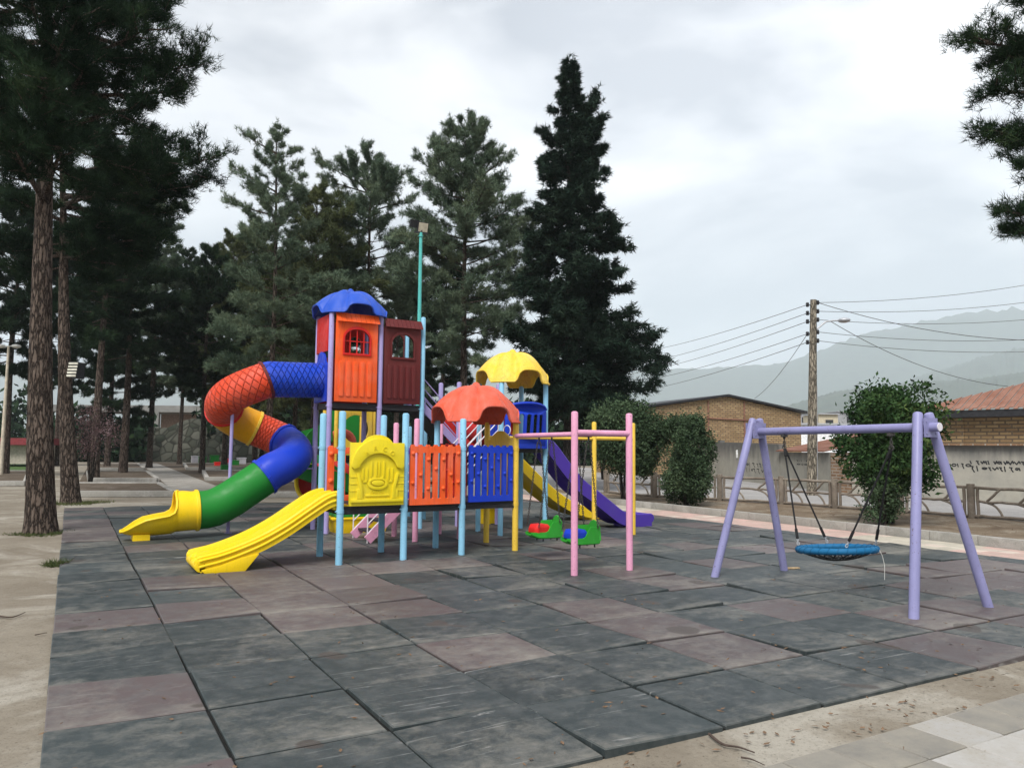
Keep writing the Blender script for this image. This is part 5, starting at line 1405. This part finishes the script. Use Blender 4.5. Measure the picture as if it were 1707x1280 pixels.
# brick pillar and right wall
t = thing('brick_pillar', 'weathered brick pillar between the shed and the right plaster wall', 'pillar', (w3.x, w3.y, 0))
m = Mesh(); a, b = w2.lerp(w3, .945), w3.lerp(w4, .18); wall_between(m, a, b, .5, sh + .0, sh); o = obj('pillar_face', m, M['brick_red'], t); uv_box(o)
t = thing('plaster_wall', 'right stained plaster wall with black graffiti under the rusty roof', 'wall', (w4.x, w4.y, 0))
m = Mesh(); zr = hz(1700, 743, w5); a = w3.lerp(w4, .20); wall_between(m, a, w4, .3, zr, zr); wall_between(m, w4, w5, .3, zr, zr); n_ = wall_between(m, w5, w6 + (w6 - w5), .3, zr, zr); obj('wall_face', m, M['plaster'], t)
m = Mesh(); cc = Vector((0, 0, zr + .04))
for a_, b_ in ((a, w4), (w4, w5), (w5, w6 + (w6 - w5))): m.bar(a_ - n_ * .02 + cc, b_ - n_ * .02 + cc, .34, .07)
obj('coping', m, M['brick_red'], t)
uv_box(bpy.data.objects['coping'])
# brick house behind the right wall
t = thing('brick_house', 'brick house with long rusty tin roof behind the right plaster wall', 'house', (w5.x, w5.y, 0))
a, b = w4.lerp(w5, -.03) + n_ * .35, w6 + (w6 - w5) * 1.0 + n_ * .35
m = Mesh(); ze = hz(1640, 690, w5 + n_ * .35); nn = wall_between(m, a, b, 8, ze, ze); o = obj('wall', m, M['brick'], t); uv_box(o)
d = (b - a).normalized()
m = Mesh()
for i in range(5): 
    q = a + d * (1.0 + i * 3.4) - nn * .045; wall_between(m, q, q + d * .32, .06, ze - .05, ze - .05)
o = obj('pilaster', m, M['brick'], t); uv_box(o)
m = Mesh(); m.bar(a - nn * .30 - d * .3 + Vector((0, 0, ze + .06)), b - nn * .30 + Vector((0, 0, ze + .06)), .55, .26); obj('fascia', m, M['dark_steel'], t)
m = Mesh(); N = 60; e0 = a - d * .4; LEN = (b - e0).length
for i in range(N):
    x0, x1 = LEN * i / N, LEN * (i + 1) / N
    for f0, f1, lift in ((0, .5, 0), (.5, 1, .05)):
        q0, q1 = e0 + d * (x0 + (x1 - x0) * f0), e0 + d * (x0 + (x1 - x0) * f1)
        hip0, hip1 = min(3.6, 3.6 * min(1, (x0 + .2) / 5.5)), min(3.6, 3.6 * min(1, (x1 + .2) / 5.5))
        vs = [q0 - nn * .62, q1 - nn * .62, q1 - nn * .62 + nn * hip1 * 1.05, q0 - nn * .62 + nn * hip0 * 1.05]; z = [ze + .22 + lift, ze + .22 + lift, ze + .22 + hip1 * .46 + lift, ze + .22 + hip0 * .46 + lift]
        m.add([(v.x, v.y, zz) for v, zz in zip(vs, z)] + [(v.x, v.y, zz - .03) for v, zz in zip(vs, z)], [(0, 1, 2, 3), (7, 6, 5, 4), (0, 4, 5, 1), (1, 5, 6, 2), (2, 6, 7, 3), (3, 7, 4, 0)])
obj('roof', m, M['rust'], t, smooth=0)
q = e0 + d * 5.4 - nn * .62 + nn * 3.0; m = Mesh(); m.box((q.x - .14, q.y - .14, ze + .5), (q.x + .14, q.y + .14, ze + 2.0)); obj('chimney', m, M['dark_steel'], t)
# gabled brick house at the left of the pole
pa_, pb_ = ground(1080, 52), ground(1336, 56); t = thing('brick_house', 'gabled pale brick house behind the left plaster wall', 'house', (pa_.x, pa_.y, 0))
za, zb_, pc = deep(1088, 680, 52).z, deep(1336, 689, 56).z, pa_.lerp(pb_, .50); zc = deep(1212, 661, dist(pc)).z
d = (pb_ - pa_).normalized(); n_ = Vector((-d.y, d.x, 0)); n_ = n_ if n_.dot(pa_ - EYE) > 0 else -n_
m = Mesh(); sec = [(pa_.x, pa_.y, 0), (pb_.x, pb_.y, 0), (pb_.x, pb_.y, zb_), (pc.x, pc.y, zc), (pa_.x, pa_.y, za)]; back = [(x + n_.x * 9, y + n_.y * 9, z) for x, y, z in sec]
m.add(sec + back, [(0, 1, 2, 3, 4), (9, 8, 7, 6, 5), (0, 5, 6, 1), (1, 6, 7, 2), (2, 7, 8, 3), (3, 8, 9, 4), (4, 9, 5, 0)]); o = obj('wall', m, M['brick'], t, smooth=0); uv_box(o)
m = Mesh(); mlo = [Vector((pa_.x, pa_.y, za)) - d * .3, Vector((pc.x, pc.y, zc)), Vector((pb_.x, pb_.y, zb_)) + d * .4]
for p0, p1 in zip(mlo, mlo[1:]):
    vs = [p0 - n_ * .25, p1 - n_ * .25, p1 + n_ * 9.3, p0 + n_ * 9.3]; m.add([(v.x, v.y, v.z + .16) for v in vs] + [(v.x, v.y, v.z + .02) for v in vs], [(0, 1, 2, 3), (7, 6, 5, 4), (0, 4, 5, 1), (1, 5, 6, 2), (2, 6, 7, 3), (3, 7, 4, 0)])
obj('roof', m, M['dark_steel'], t, smooth=0)
m = Mesh()
for px in (1240, 1180):
    q = deep(px, 700, dist(pa_.lerp(pb_, (px - 1080) / 256))) - n_ * .04; m.box((q.x - .05, q.y - .05, 2), (q.x + .05, q.y + .05, 5.2))
q0, q1 = pa_.lerp(pb_, .36), pa_.lerp(pb_, .66); m.bar(q0 - n_ * .05 + Vector((0, 0, 4.0)), q1 - n_ * .05 + Vector((0, 0, 3.9)), .08, .08); obj('wall_pipe', m, M['rust'], t)
# low buildings and white sheds far behind
def block(px0, px1, top, D, depth, mat, label, name='distant_building', win=True):
    a, b = ground(px0, D), ground(px1, D); z = top_of((px0 + px1) / 2, top, D); t = thing(name, label, 'building', (a.x, a.y, 0)); m = Mesh(); n = wall_between(m, a, b, depth, z, z); obj('wall', m, mat, t)
    d = (b - a).normalized(); m = Mesh(); m.bar(a - d * .2 - n * .2 + n * depth / 2 + Vector((0, 0, z + .12)), b + d * .2 - n * .2 + n * depth / 2 + Vector((0, 0, z + .12)), depth + .5, .2); obj('roof', m, M['steel'], t)
    if win:
        L = (b - a).length; k = max(1, int(L / 4))
        for i in range(k):
            m = Mesh(); q = a + d * (L * (i + .35) / k) - n * .04; wall_between(m, q, q + d * min(1.6, L / k * .4), .06, z - 1, z - 1)
            for j in range(len(m.v)):
                if m.v[j][2] == 0: m.v[j] = (m.v[j][0], m.v[j][1], z - 2.4)
            obj('window', m, M['dark_steel'], t)
cream = plain('cream render', (.50, .44, .32), .9); greyb = plain('grey cement render', (.30, .30, .31), .9); white = plain('white sheeting', (.78, .79, .80), .6)
block(1366, 1398, 691, 150, 8, cream, 'small cream flat roofed building far behind the timber pole')
block(1330, 1352, 688, 170, 8, greyb, 'narrow grey building far off left of the timber pole')
block(1398, 1440, 687, 175, 10, greyb, 'grey concrete block far off right of the timber pole')
block(1312, 1420, 709, 78, 6, white, 'long white sheeted shed roof behind the rusty lean-to', 'white_shed', False)
# graffiti strokes on the walls (raised a hair off the plaster)
ink = plain('black spray paint', (.02, .02, .022), .8, .3, 30)
def graffiti(px, py, wpx, hpx, seed, label, wa, wb, rows=2, strokes=14, bold=.03, glyphs=None):
    d = (wb - wa); d.z = 0; d.normalize(); n = Vector((-d.y, d.x, 0)); n = n if n.dot(wa - EYE) < 0 else -n
    r = ray(px, py); tt = (wa - EYE).dot(n) / r.dot(n); c = EYE + r * tt + n * .004; D = dist(c); sx, sz = wpx * D / FOC / max(.3, abs(d.dot(_rt))), hpx * D / FOC
    g = random.Random(seed); m = Mesh()
    for row in range(rows):
        x = -sx / 2; zr_ = sz * (.5 - (row + .5) / rows)
        while x < sx / 2:
            hgt = sz / rows * g.uniform(.4, .95); wd = sx / strokes * g.uniform(.6, 1.5); kind = g.randrange(4)
            if kind == 0: pts = [(x, zr_ + hgt * .4), (x + wd * .2, zr_ - hgt * .5)]
            elif kind == 1: pts = [(x, zr_ + hgt * .2), (x + wd * .4, zr_ - hgt * .3), (x + wd * .8, zr_ + hgt * .3), (x + wd, zr_ - hgt * .1)]
            elif kind == 2: pts = [(x + wd * .5 + wd * .4 * math.cos(a), zr_ + hgt * .25 * math.sin(a)) for a in np.linspace(0, 5.5, 8)]
            else: pts = [(x, zr_ + hgt * .35), (x + wd * .5, zr_ + hgt * .30), (x + wd * .35, zr_ - hgt * .1), (x + wd * .7, zr_ - hgt * .7)]
            for p, q in zip(pts, pts[1:]):
                P0, P1 = c + d * p[0] + Vector((0, 0, p[1])), c + d * q[0] + Vector((0, 0, q[1])); dr = (P1 - P0).normalized(); P0 -= dr * bold * .3; P1 += dr * bold * .3
                m.bar(P0, P1, .004, bold, n) if False else m.add([tuple(P0 + n.cross(dr) * bold / 2), tuple(P1 + n.cross(dr) * bold / 2), tuple(P1 - n.cross(dr) * bold / 2), tuple(P0 - n.cross(dr) * bold / 2)], [(0, 1, 2, 3)])
            x += wd * 1.15
    # every stroke lies a little further out than the last, like paint over paint
    for i in range(0, len(m.v), 4):
        for j in range(4): m.v[i + j] = tuple(Vector(m.v[i + j]) + n * (.0006 * (i // 4 % 9)))
    tag(obj('graffiti', m, ink, None, smooth=0, fix=False), label, 'graffiti', 'graffiti on the walls')
graffiti(1660, 776, 50, 20, 1, 'dense black graffiti of scribbled letters on the right plaster wall', w4, w5, 2, 13, .045)
graffiti(1588, 775, 26, 10, 2, 'short black graffiti beside the splayed violet swing leg', w4, w5, 1, 6, .04)
graffiti(1259, 779, 25, 18, 3, 'two line graffiti of numbers left of the violet swing leg', w1, w2, 2, 7, .05)
graffiti(1340, 771, 16, 12, 4, 'faint small graffiti left of the timber pole', w2, w3, 2, 5, .025)

# ================================================================== UTILITY POLE, WIRES, LAMPS
pp = at(1353, 826); DP = dist(pp)
t = thing('utility_pole', 'weathered timber utility pole with black insulators and small street lamp', 'utility pole', (pp.x, pp.y, 0))
wood = bark('weathered pole timber', (.26, .225, .175), (.40, .35, .27)); ptop = deep(1356, 500, DP); wpx = DP / FOC
m = Mesh(); m.tube([(pp.x, pp.y, -.2), tuple(Vector((pp.x, pp.y, 0)).lerp(ptop, .5)), tuple(ptop)], [8.5 * wpx, 7 * wpx, 5.2 * wpx], 14); obj('shaft', m, wood, t)
m = Mesh(); q = Vector((pp.x, pp.y, 0)) + _rt * 8.6 * wpx; m.tube([q, q.lerp(ptop + _rt * 5 * wpx, .55)], .035, 8); obj('cable_conduit', m, M['steel'], t)
ins_l, ins_r = [], []
for yl, yr in ((508, 504.5), (522, 519), (536, 533), (556.5, 553.5), (570.5, 568)):
    for side, y, store, dx in ((-1, yl, ins_l, -9), (1, yr, ins_r, 8)):
        c = deep(1355 + dx, y, DP); store.append(c); m = Mesh()
        m.tube([c - Vector((0, 0, .09)), c - Vector((0, 0, .03)), c, c + Vector((0, 0, .03)), c + Vector((0, 0, .09))], [.05, .075, .04, .075, .05], 10); m.tube([c, deep(1355 + side * 4, y + 1, DP)], .02, 6); obj('insulator', m, M['dark_steel'], t)
m = Mesh(); e = [deep(1359, 550, DP), deep(1366, 545, DP), deep(1376, 537, DP), deep(1386, 535, DP), deep(1402, 534, DP)]; m.tube(smooth_path(e, 14), .035, 8); obj('lamp_arm', m, M['steel'], t)
m = Mesh(); c = deep(1407, 534, DP); m.ball(c, .19, 12, 8, (1.35, 1.35, .55)); obj('street_lamp_head', m, M['steel'], t, smooth=60)
def wire(a, b, sag, r, label, parent=None):
    a, b = Vector(a), Vector(b); m = Mesh(); m.tube([a.lerp(b, i / 16) - Vector((0, 0, sag * 4 * (i / 16) * (1 - i / 16))) for i in range(17)], r, 5, cap=False)
    tag(obj('wire', m, M['chain'], None), label, 'wire', 'overhead wires')
LW = ['topmost', 'second', 'third', 'fourth', 'lowest']
for i, yl in enumerate((586, 606, 620, 634, 651)):
    wire(ins_l[i], deep(1090 - 60, yl + 6, 70), .35, .013, LW[i] + ' overhead wire running left from the timber pole towards the fir')
for i, (xr, yr) in enumerate(((1760, 466), (1760, 497), (1760, 528), (1760, 563), (1760, 584))):
    wire(ins_r[i], deep(xr, yr, 36), .25, .011, LW[i] + ' overhead wire running right from the timber pole')
wire(ins_r[0], deep(1790, 567, 34), .5, .014, 'thick service cable sagging from the pole top to the right edge')
wire(deep(1385, 536, DP), deep(1680, 644, 36), .5, .013, 'service cable from the lamp arm down to the rusty roofed house')
wire(ins_l[3], deep(1258, 664, 52), .3, .013, 'service cable dropping from the pole to the gabled brick house')
# floodlight mast
pm_ = ground(695, 24); t = thing('floodlight_mast', 'slender turquoise mast with square floodlight behind the maroon panel', 'floodlight', pm_)
zt = top_of(697, 388, 24); m = Mesh(); m.tube([(pm_.x, pm_.y, 0), (pm_.x, pm_.y, zt * .6), (pm_.x, pm_.y, zt)], [.075, .062, .05], 14); m.ring((pm_.x, pm_.y, zt - .12), .06, .02); obj('mast', m, painted('turquoise paint', (.10, .50, .46)), t)
m = Mesh(); c = Vector((pm_.x, pm_.y, zt + .17)) + _rt * .07; fw_ = (-_flat + Vector((0, 0, -.35)) + _rt * .5).normalized(); s_ = fw_.cross(Vector((0, 0, 1))).normalized(); u_ = s_.cross(fw_)
def slab(m, c, s, u, n, a, b, t0, t1): m.add([tuple(c + s * (x * a) + u * (y * b) + n * z) for z in (t0, t1) for x, y in ((-1, -1), (1, -1), (1, 1), (-1, 1))], [(3, 2, 1, 0), (4, 5, 6, 7), (0, 1, 5, 4), (1, 2, 6, 5), (2, 3, 7, 6), (3, 0, 4, 7)])
slab(m, c, s_, u_, fw_, .17, .16, -.09, 0); m.bar((pm_.x - .22, pm_.y, zt), (pm_.x + .22, pm_.y, zt), .05, .05); m.tube([(pm_.x, pm_.y, zt - .02), c - fw_ * .05], .025, 8)
slab(m, c - _rt * .30 + Vector((0, 0, .12)), -s_, u_, -fw_, .14, .12, -.08, 0)
obj('lamp_housing', m, M['dark_steel'], t)
m = Mesh(); slab(m, c, s_, u_, fw_, .15, .14, .001, .008); obj('lamp_lens', m, plain('pale lamp lens', (.52, .47, .36), .3), t)
# slatted lamp on the second trunk
lc = deep(121, 616, D2 - .75); t = thing('slatted_lamp', 'slatted white lamp panel fixed to the leaning pine trunk', 'lamp', lc)
m = Mesh()
for i in range(5): c = lc + Vector((0, 0, .19 - i * .095)) + _rt * (.012 * (2 - i)); slab(m, c, _rt, Vector((0, 0, 1)), -_flat, .14, .030, 0, .03)
obj('slat', m, plain('cream enamel', (.62, .60, .50), .5), t)
m = Mesh(); slab(m, lc + _flat * .05, _rt, Vector((0, 0, 1)), -_flat, .10, .25, -.45, .04); obj('backing', m, M['dark_steel'], t)
# tall twin lamp post far left
pl_ = ground(4, 42); zt = top_of(6, 577, 42); t = thing('lamp_post', 'tall pale lamp post with two lamp heads at the left edge', 'lamp post', pl_)
m = Mesh(); m.tube([(pl_.x, pl_.y, 0), (pl_.x, pl_.y, zt)], [.11, .06], 12); obj('pole', m, plain('pale post paint', (.52, .46, .36), .6), t)
for s in (-1, 1):
    m = Mesh(); q = Vector((pl_.x, pl_.y, zt)) + _rt * .42 * s; m.tube([(pl_.x, pl_.y, zt), tuple(q)], .03, 8); m.ball(q, .2, 12, 8, (1.2, 1.2, .55)); obj('lamp_head', m, plain('lamp glass', (.7, .7, .66), .3), t, smooth=60)

# ================================================================== LEFT GARDEN
def bed(px0, px1, pf, pbk, label, skew=0):
    a, b, c, d = at(px0, pf), at(px1, pf), at(px1 + skew, pbk), at(px0 + skew * .2, pbk); t = thing('garden_bed', label, 'garden bed', (a.x, a.y, 0), 'kerbed garden beds at the left'); m = Mesh()
    for p, q in ((a, b), (b, c), (c, d), (d, a)): m.bar(p + Vector((0, 0, .09)), q + Vector((0, 0, .09)), .2, .22)
    obj('kerb', m, M['kerb'], t, bevel=.012)
    m = Mesh(); m.add([(p.x, p.y, .15) for p in (a, b, c, d)], [(0, 1, 2, 3)]); obj('soil', m, M['bed_dark'], t, smooth=0)
bed(122, 290, 827, 811, 'kerbed garden bed nearest the corner of the tiles', -26)
bed(150, 262, 803, 789, 'second kerbed garden bed left of the path', -18)
bed(162, 240, 784, 775.5, 'third kerbed garden bed left of the path', -10)
bed(-60, 42, 809, 789, 'kerbed garden bed at the left edge beyond the nearest trunk', 6)
bed(392, 540, 828, 808, 'kerbed garden bed behind the green tube slide', -50)
bed(345, 520, 801, 788, 'kerbed garden bed in front of the coloured stools', -30)
bed(312, 500, 783, 775, 'far kerbed garden bed under the pines', -25)
sheet('garden_path', [tuple(at(x, y).xy) for x, y in ((300, 826), (405, 826), (262, 772), (234, 772))], -.012, M['concrete'], 'pale concrete garden path running back between the beds', 'path')
sheet('garden_soil', [tuple(at(x, y).xy) for x, y in ((130, 806), (1000, 812), (900, 771), (150, 771))], -.02, M['bed_dark'], 'dark soil under the far pines', 'soil')
sheet('lawn', [tuple(at(x, y).xy) for x, y in ((-120, 790), (52, 788), (45, 773), (-120, 773))], -.008, plain('lawn green', (.05, .10, .02), .9, .4, 3), 'green lawn strip at the left edge', 'lawn')
for i, (px, py, s, mt, lb) in enumerate([(362, 779, .42, 'red', 'small red cube stool nearest the tube support pole'), (374, 786, .52, 'green', 'pale green cube stool in front of the other stools'), (357, 772, .60, 'green', 'larger dark green cube table behind the red stool'), (377, 774, .45, 'red', 'red cube stool partly behind the support pole'), (392, 778, .5, 'green', 'green cube stool right of the support pole'), (402, 776, .6, 'white_paint', 'white topped cube table beside the green tube'), (337, 772, .5, 'green', 'leftmost dark green cube stool under the pines'), (325, 771, .5, 'white_paint', 'far white cube stool at the path edge')]):
    q = at(px, py); t = thing('cube_stool', lb, 'stool', q, 'coloured cube stools under the pines'); k = dist(q) / FOC; w_ = max(.3, 13 * k * s / .6)
    m = Mesh(); m.box((q.x - w_ / 2, q.y - w_ / 2, -.01), (q.x + w_ / 2, q.y + w_ / 2, w_ * .92)); obj('base', m, M[mt], t, bevel=.03)
    m = Mesh(); m.box((q.x - w_ * .56, q.y - w_ * .56, w_ * .922), (q.x + w_ * .56, q.y + w_ * .56, w_ * 1.02)); obj('seat', m, M[mt], t, bevel=.02)
# stone bank and unfinished concrete frame
stone = plain('rough stone bank', (.10, .10, .085), .95, .5, 1.6, 1.0)
def stone_mat():
    m, n, l, b = mat_base('rubble stone', .95, .1); g_ = n.new('ShaderNodeNewGeometry').outputs['Position']; v = n.new('ShaderNodeTexVoronoi'); v.inputs['Scale'].default_value = 1.1; l.new(g_, v.inputs['Vector'])
    e = n.new('ShaderNodeTexVoronoi'); e.feature = 'DISTANCE_TO_EDGE'; e.inputs['Scale'].default_value = 1.1; l.new(g_, e.inputs['Vector'])
    col = mixc(n, l, ramp(n, l, v.outputs['Color'], [(.2, 0), (.8, 1)]), (.035, .04, .03), (.11, .11, .09)); col = mixc(n, l, ramp(n, l, e.outputs['Distance'], [(.0, 1), (.12, 0)]), col, (.025, .025, .02)); l.new(col, b.inputs['Base Color']); bump(n, l, b, e.outputs['Distance'], 1.0, .15); return m
m = Mesh(); DB = 82; prof = [(225, 772, 712), (262, 772, 712), (285, 772, 701), (305, 772, 696), (335, 772, 706), (430, 772, 712)]
fr_, bk_ = [], []
for px, pb2, pt2 in prof: a = ground(px, DB); z = top_of(px, pt2, DB); fr_.append((a, z))
for (a, za_), (b, zb2) in zip(fr_, fr_[1:]):
    f = _flat * 2.2; m.add([(a.x, a.y, 0), (b.x, b.y, 0), (b.x + f.x, b.y + f.y, zb2), (a.x + f.x, a.y + f.y, za_), (a.x + 3 * f.x, a.y + 3 * f.y, za_), (b.x + 3 * f.x, b.y + 3 * f.y, zb2)], [(0, 1, 2, 3), (3, 2, 5, 4)])
tag(obj('stone_bank', m, stone_mat(), None, smooth=0), 'rough mossy stone bank at the end of the garden path', 'stone bank')
t = thing('unfinished_building', 'unfinished grey concrete frame with beam and columns beyond the stone bank', 'building', ground(280, 105)); cm = plain('raw grey concrete', (.22, .215, .20), .9, .2, .8)
DBd = 105
def pxbox(m, x0, x1, y0, y1, D, th=.6):
    a, b = ground(x0, D), ground(x1, D); z0_, z1_ = top_of(x0, y1, D), top_of(x0, y0, D); f = _flat * th
    m.add([(a.x, a.y, z0_), (b.x, b.y, z0_), (b.x + f.x, b.y + f.y, z0_), (a.x + f.x, a.y + f.y, z0_), (a.x, a.y, z1_), (b.x, b.y, z1_), (b.x + f.x, b.y + f.y, z1_), (a.x + f.x, a.y + f.y, z1_)], [(3, 2, 1, 0), (4, 5, 6, 7), (0, 1, 5, 4), (1, 2, 6, 5), (2, 3, 7, 6), (3, 0, 4, 7)])
m = Mesh(); pxbox(m, 60, 372, 674, 685, DBd, 8); obj('beam', m, cm, t)
for x in (78, 228, 258, 330): m = Mesh(); pxbox(m, x - 3, x + 4, 685.5, 773, DBd - .1); obj('column', m, cm, t)
m = Mesh(); pxbox(m, 266, 326, 690, 773, DBd + 3, .3); obj('infill_wall', m, plain('pinkish brick infill', (.40, .28, .22), .9), t)
m = Mesh(); pxbox(m, 40, 240, 713, 773, DBd - 6, .4); tag(obj('boundary_wall', m, plain('dark boundary wall', (.07, .07, .07), .9, .4, .6), None), 'dark boundary wall in front of the unfinished frame', 'wall')
# kiosk with red roof
t = thing('kiosk', 'low cream kiosk with a dark red roof at the left edge', 'kiosk', ground(10, 62)); m = Mesh(); pxbox(m, -70, 46, 741, 772, 62, 5); obj('wall', m, plain('cream kiosk wall', (.42, .38, .31), .8), t)
m = Mesh(); pxbox(m, -80, 50, 729, 740.5, 61.2, 6.6); obj('roof', m, plain('dark red roof sheet', (.20, .03, .035), .6), t)
m = Mesh(); pxbox(m, 2, 12, 747, 771, 61.9, .05); obj('door', m, M['dark_steel'], t)
for x, lb in ((4.5, 'left short white bollard light on the lawn'), (23.5, 'right short white bollard light on the lawn')):
    q = at(x, 775 if x > 10 else 778); t = thing('bollard_light', lb, 'bollard light', q, 'bollard lights on the lawn'); m = Mesh(); m.tube([(q.x, q.y, 0), (q.x, q.y, .75)], .045, 10); obj('stem', m, white, t); m = Mesh(); m.ball((q.x, q.y, .84), .12, 10, 8, (1, 1, .7)); obj('globe', m, white, t, smooth=60)

# ================================================================== HILLS AND HAZE
def ridge(name, prof, D, depth, label, seed, rough):
    g = np.random.default_rng(seed); NX = 420
    xs = np.linspace(prof[0][0], prof[-1][0], NX); ys = np.interp(xs, [p[0] for p in prof], [p[1] for p in prof])
    kw = np.hanning(40); ys = np.convolve(np.pad(ys, 12, 'edge'), np.hanning(25) / np.hanning(25).sum(), 'valid') + np.convolve(g.normal(size=NX), kw / kw.sum() * 4, 'same') * rough * 1.5 + g.normal(size=NX) * rough * .35
    m = Mesh(); rows = 7
    for k in range(rows):
        f = k / (rows - 1)
        for x, y in zip(xs, ys):
            z = max(0, top_of(x, y, D)); d2 = D - depth * (1 - f); q = ground(x, d2); h = z * (math.sin(f * math.pi / 2) ** 1.2) * (1 + g.normal() * .01 * (f < 1)); m.v.append((q.x, q.y, max(-1, h - 1)))
    for x, y in zip(xs, ys): q = ground(x, D + depth); m.v.append((q.x, q.y, -1))
    for k in range(rows):
        for i in range(NX - 1): m.f.append((k * NX + i, k * NX + i + 1, (k + 1) * NX + i + 1, (k + 1) * NX + i))
    h = plain(name + ' forest cover', (.050, .066, .045), .95, .35, .02, .0); structure(name, m, h, label, smooth=60, cat='hill')
ridge('hill_far', [(-700, 600), (500, 615), (900, 612), (1088, 617), (1170, 617), (1242, 614), (1300, 611), (1350, 600), (1375, 582), (1435, 560), (1531, 543), (1608, 526), (1660, 521), (1707, 519), (1900, 505), (2300, 480), (2900, 520)], 4600, 1400, 'farthest pale blue mountain ridge rising to the right', 1, 0.8)
ridge('hill_middle', [(1250, 720), (1420, 668), (1493, 642), (1550, 624), (1627, 600), (1707, 580), (1850, 560), (2100, 580), (2600, 640)], 3000, 800, 'middle hazy mountain spur at the right', 2, 1.0)
ridge('hill_near', [(1000, 735), (1150, 712), (1240, 695), (1312, 677), (1396, 650), (1473, 643), (1550, 637), (1627, 628), (1707, 620), (1900, 610), (2500, 660)], 1900, 500, 'nearest forested hillside in the haze', 3, 1.3)
HAZE = 0.00023
hm = bpy.data.materials.new('haze air'); hm.use_nodes = True; hn = hm.node_tree.nodes; hn.clear()
ho = hn.new('ShaderNodeOutputMaterial'); hv = hn.new('ShaderNodeVolumePrincipled'); hv.inputs['Color'].default_value = (.84, .935, 1.0, 1); hv.inputs['Density'].default_value = HAZE; hv.inputs['Anisotropy'].default_value = 0.0
hm.node_tree.links.new(hv.outputs[0], ho.inputs['Volume'])
m = Mesh(); m.box((-6500, -6500, -2.5), (6500, 6500, 1300)); hz_ = obj('haze', m, hm, None, smooth=0); hz_['kind'] = 'stuff'; hz_['label'] = 'pale damp air that fades the far hills'; hz_['category'] = 'haze'
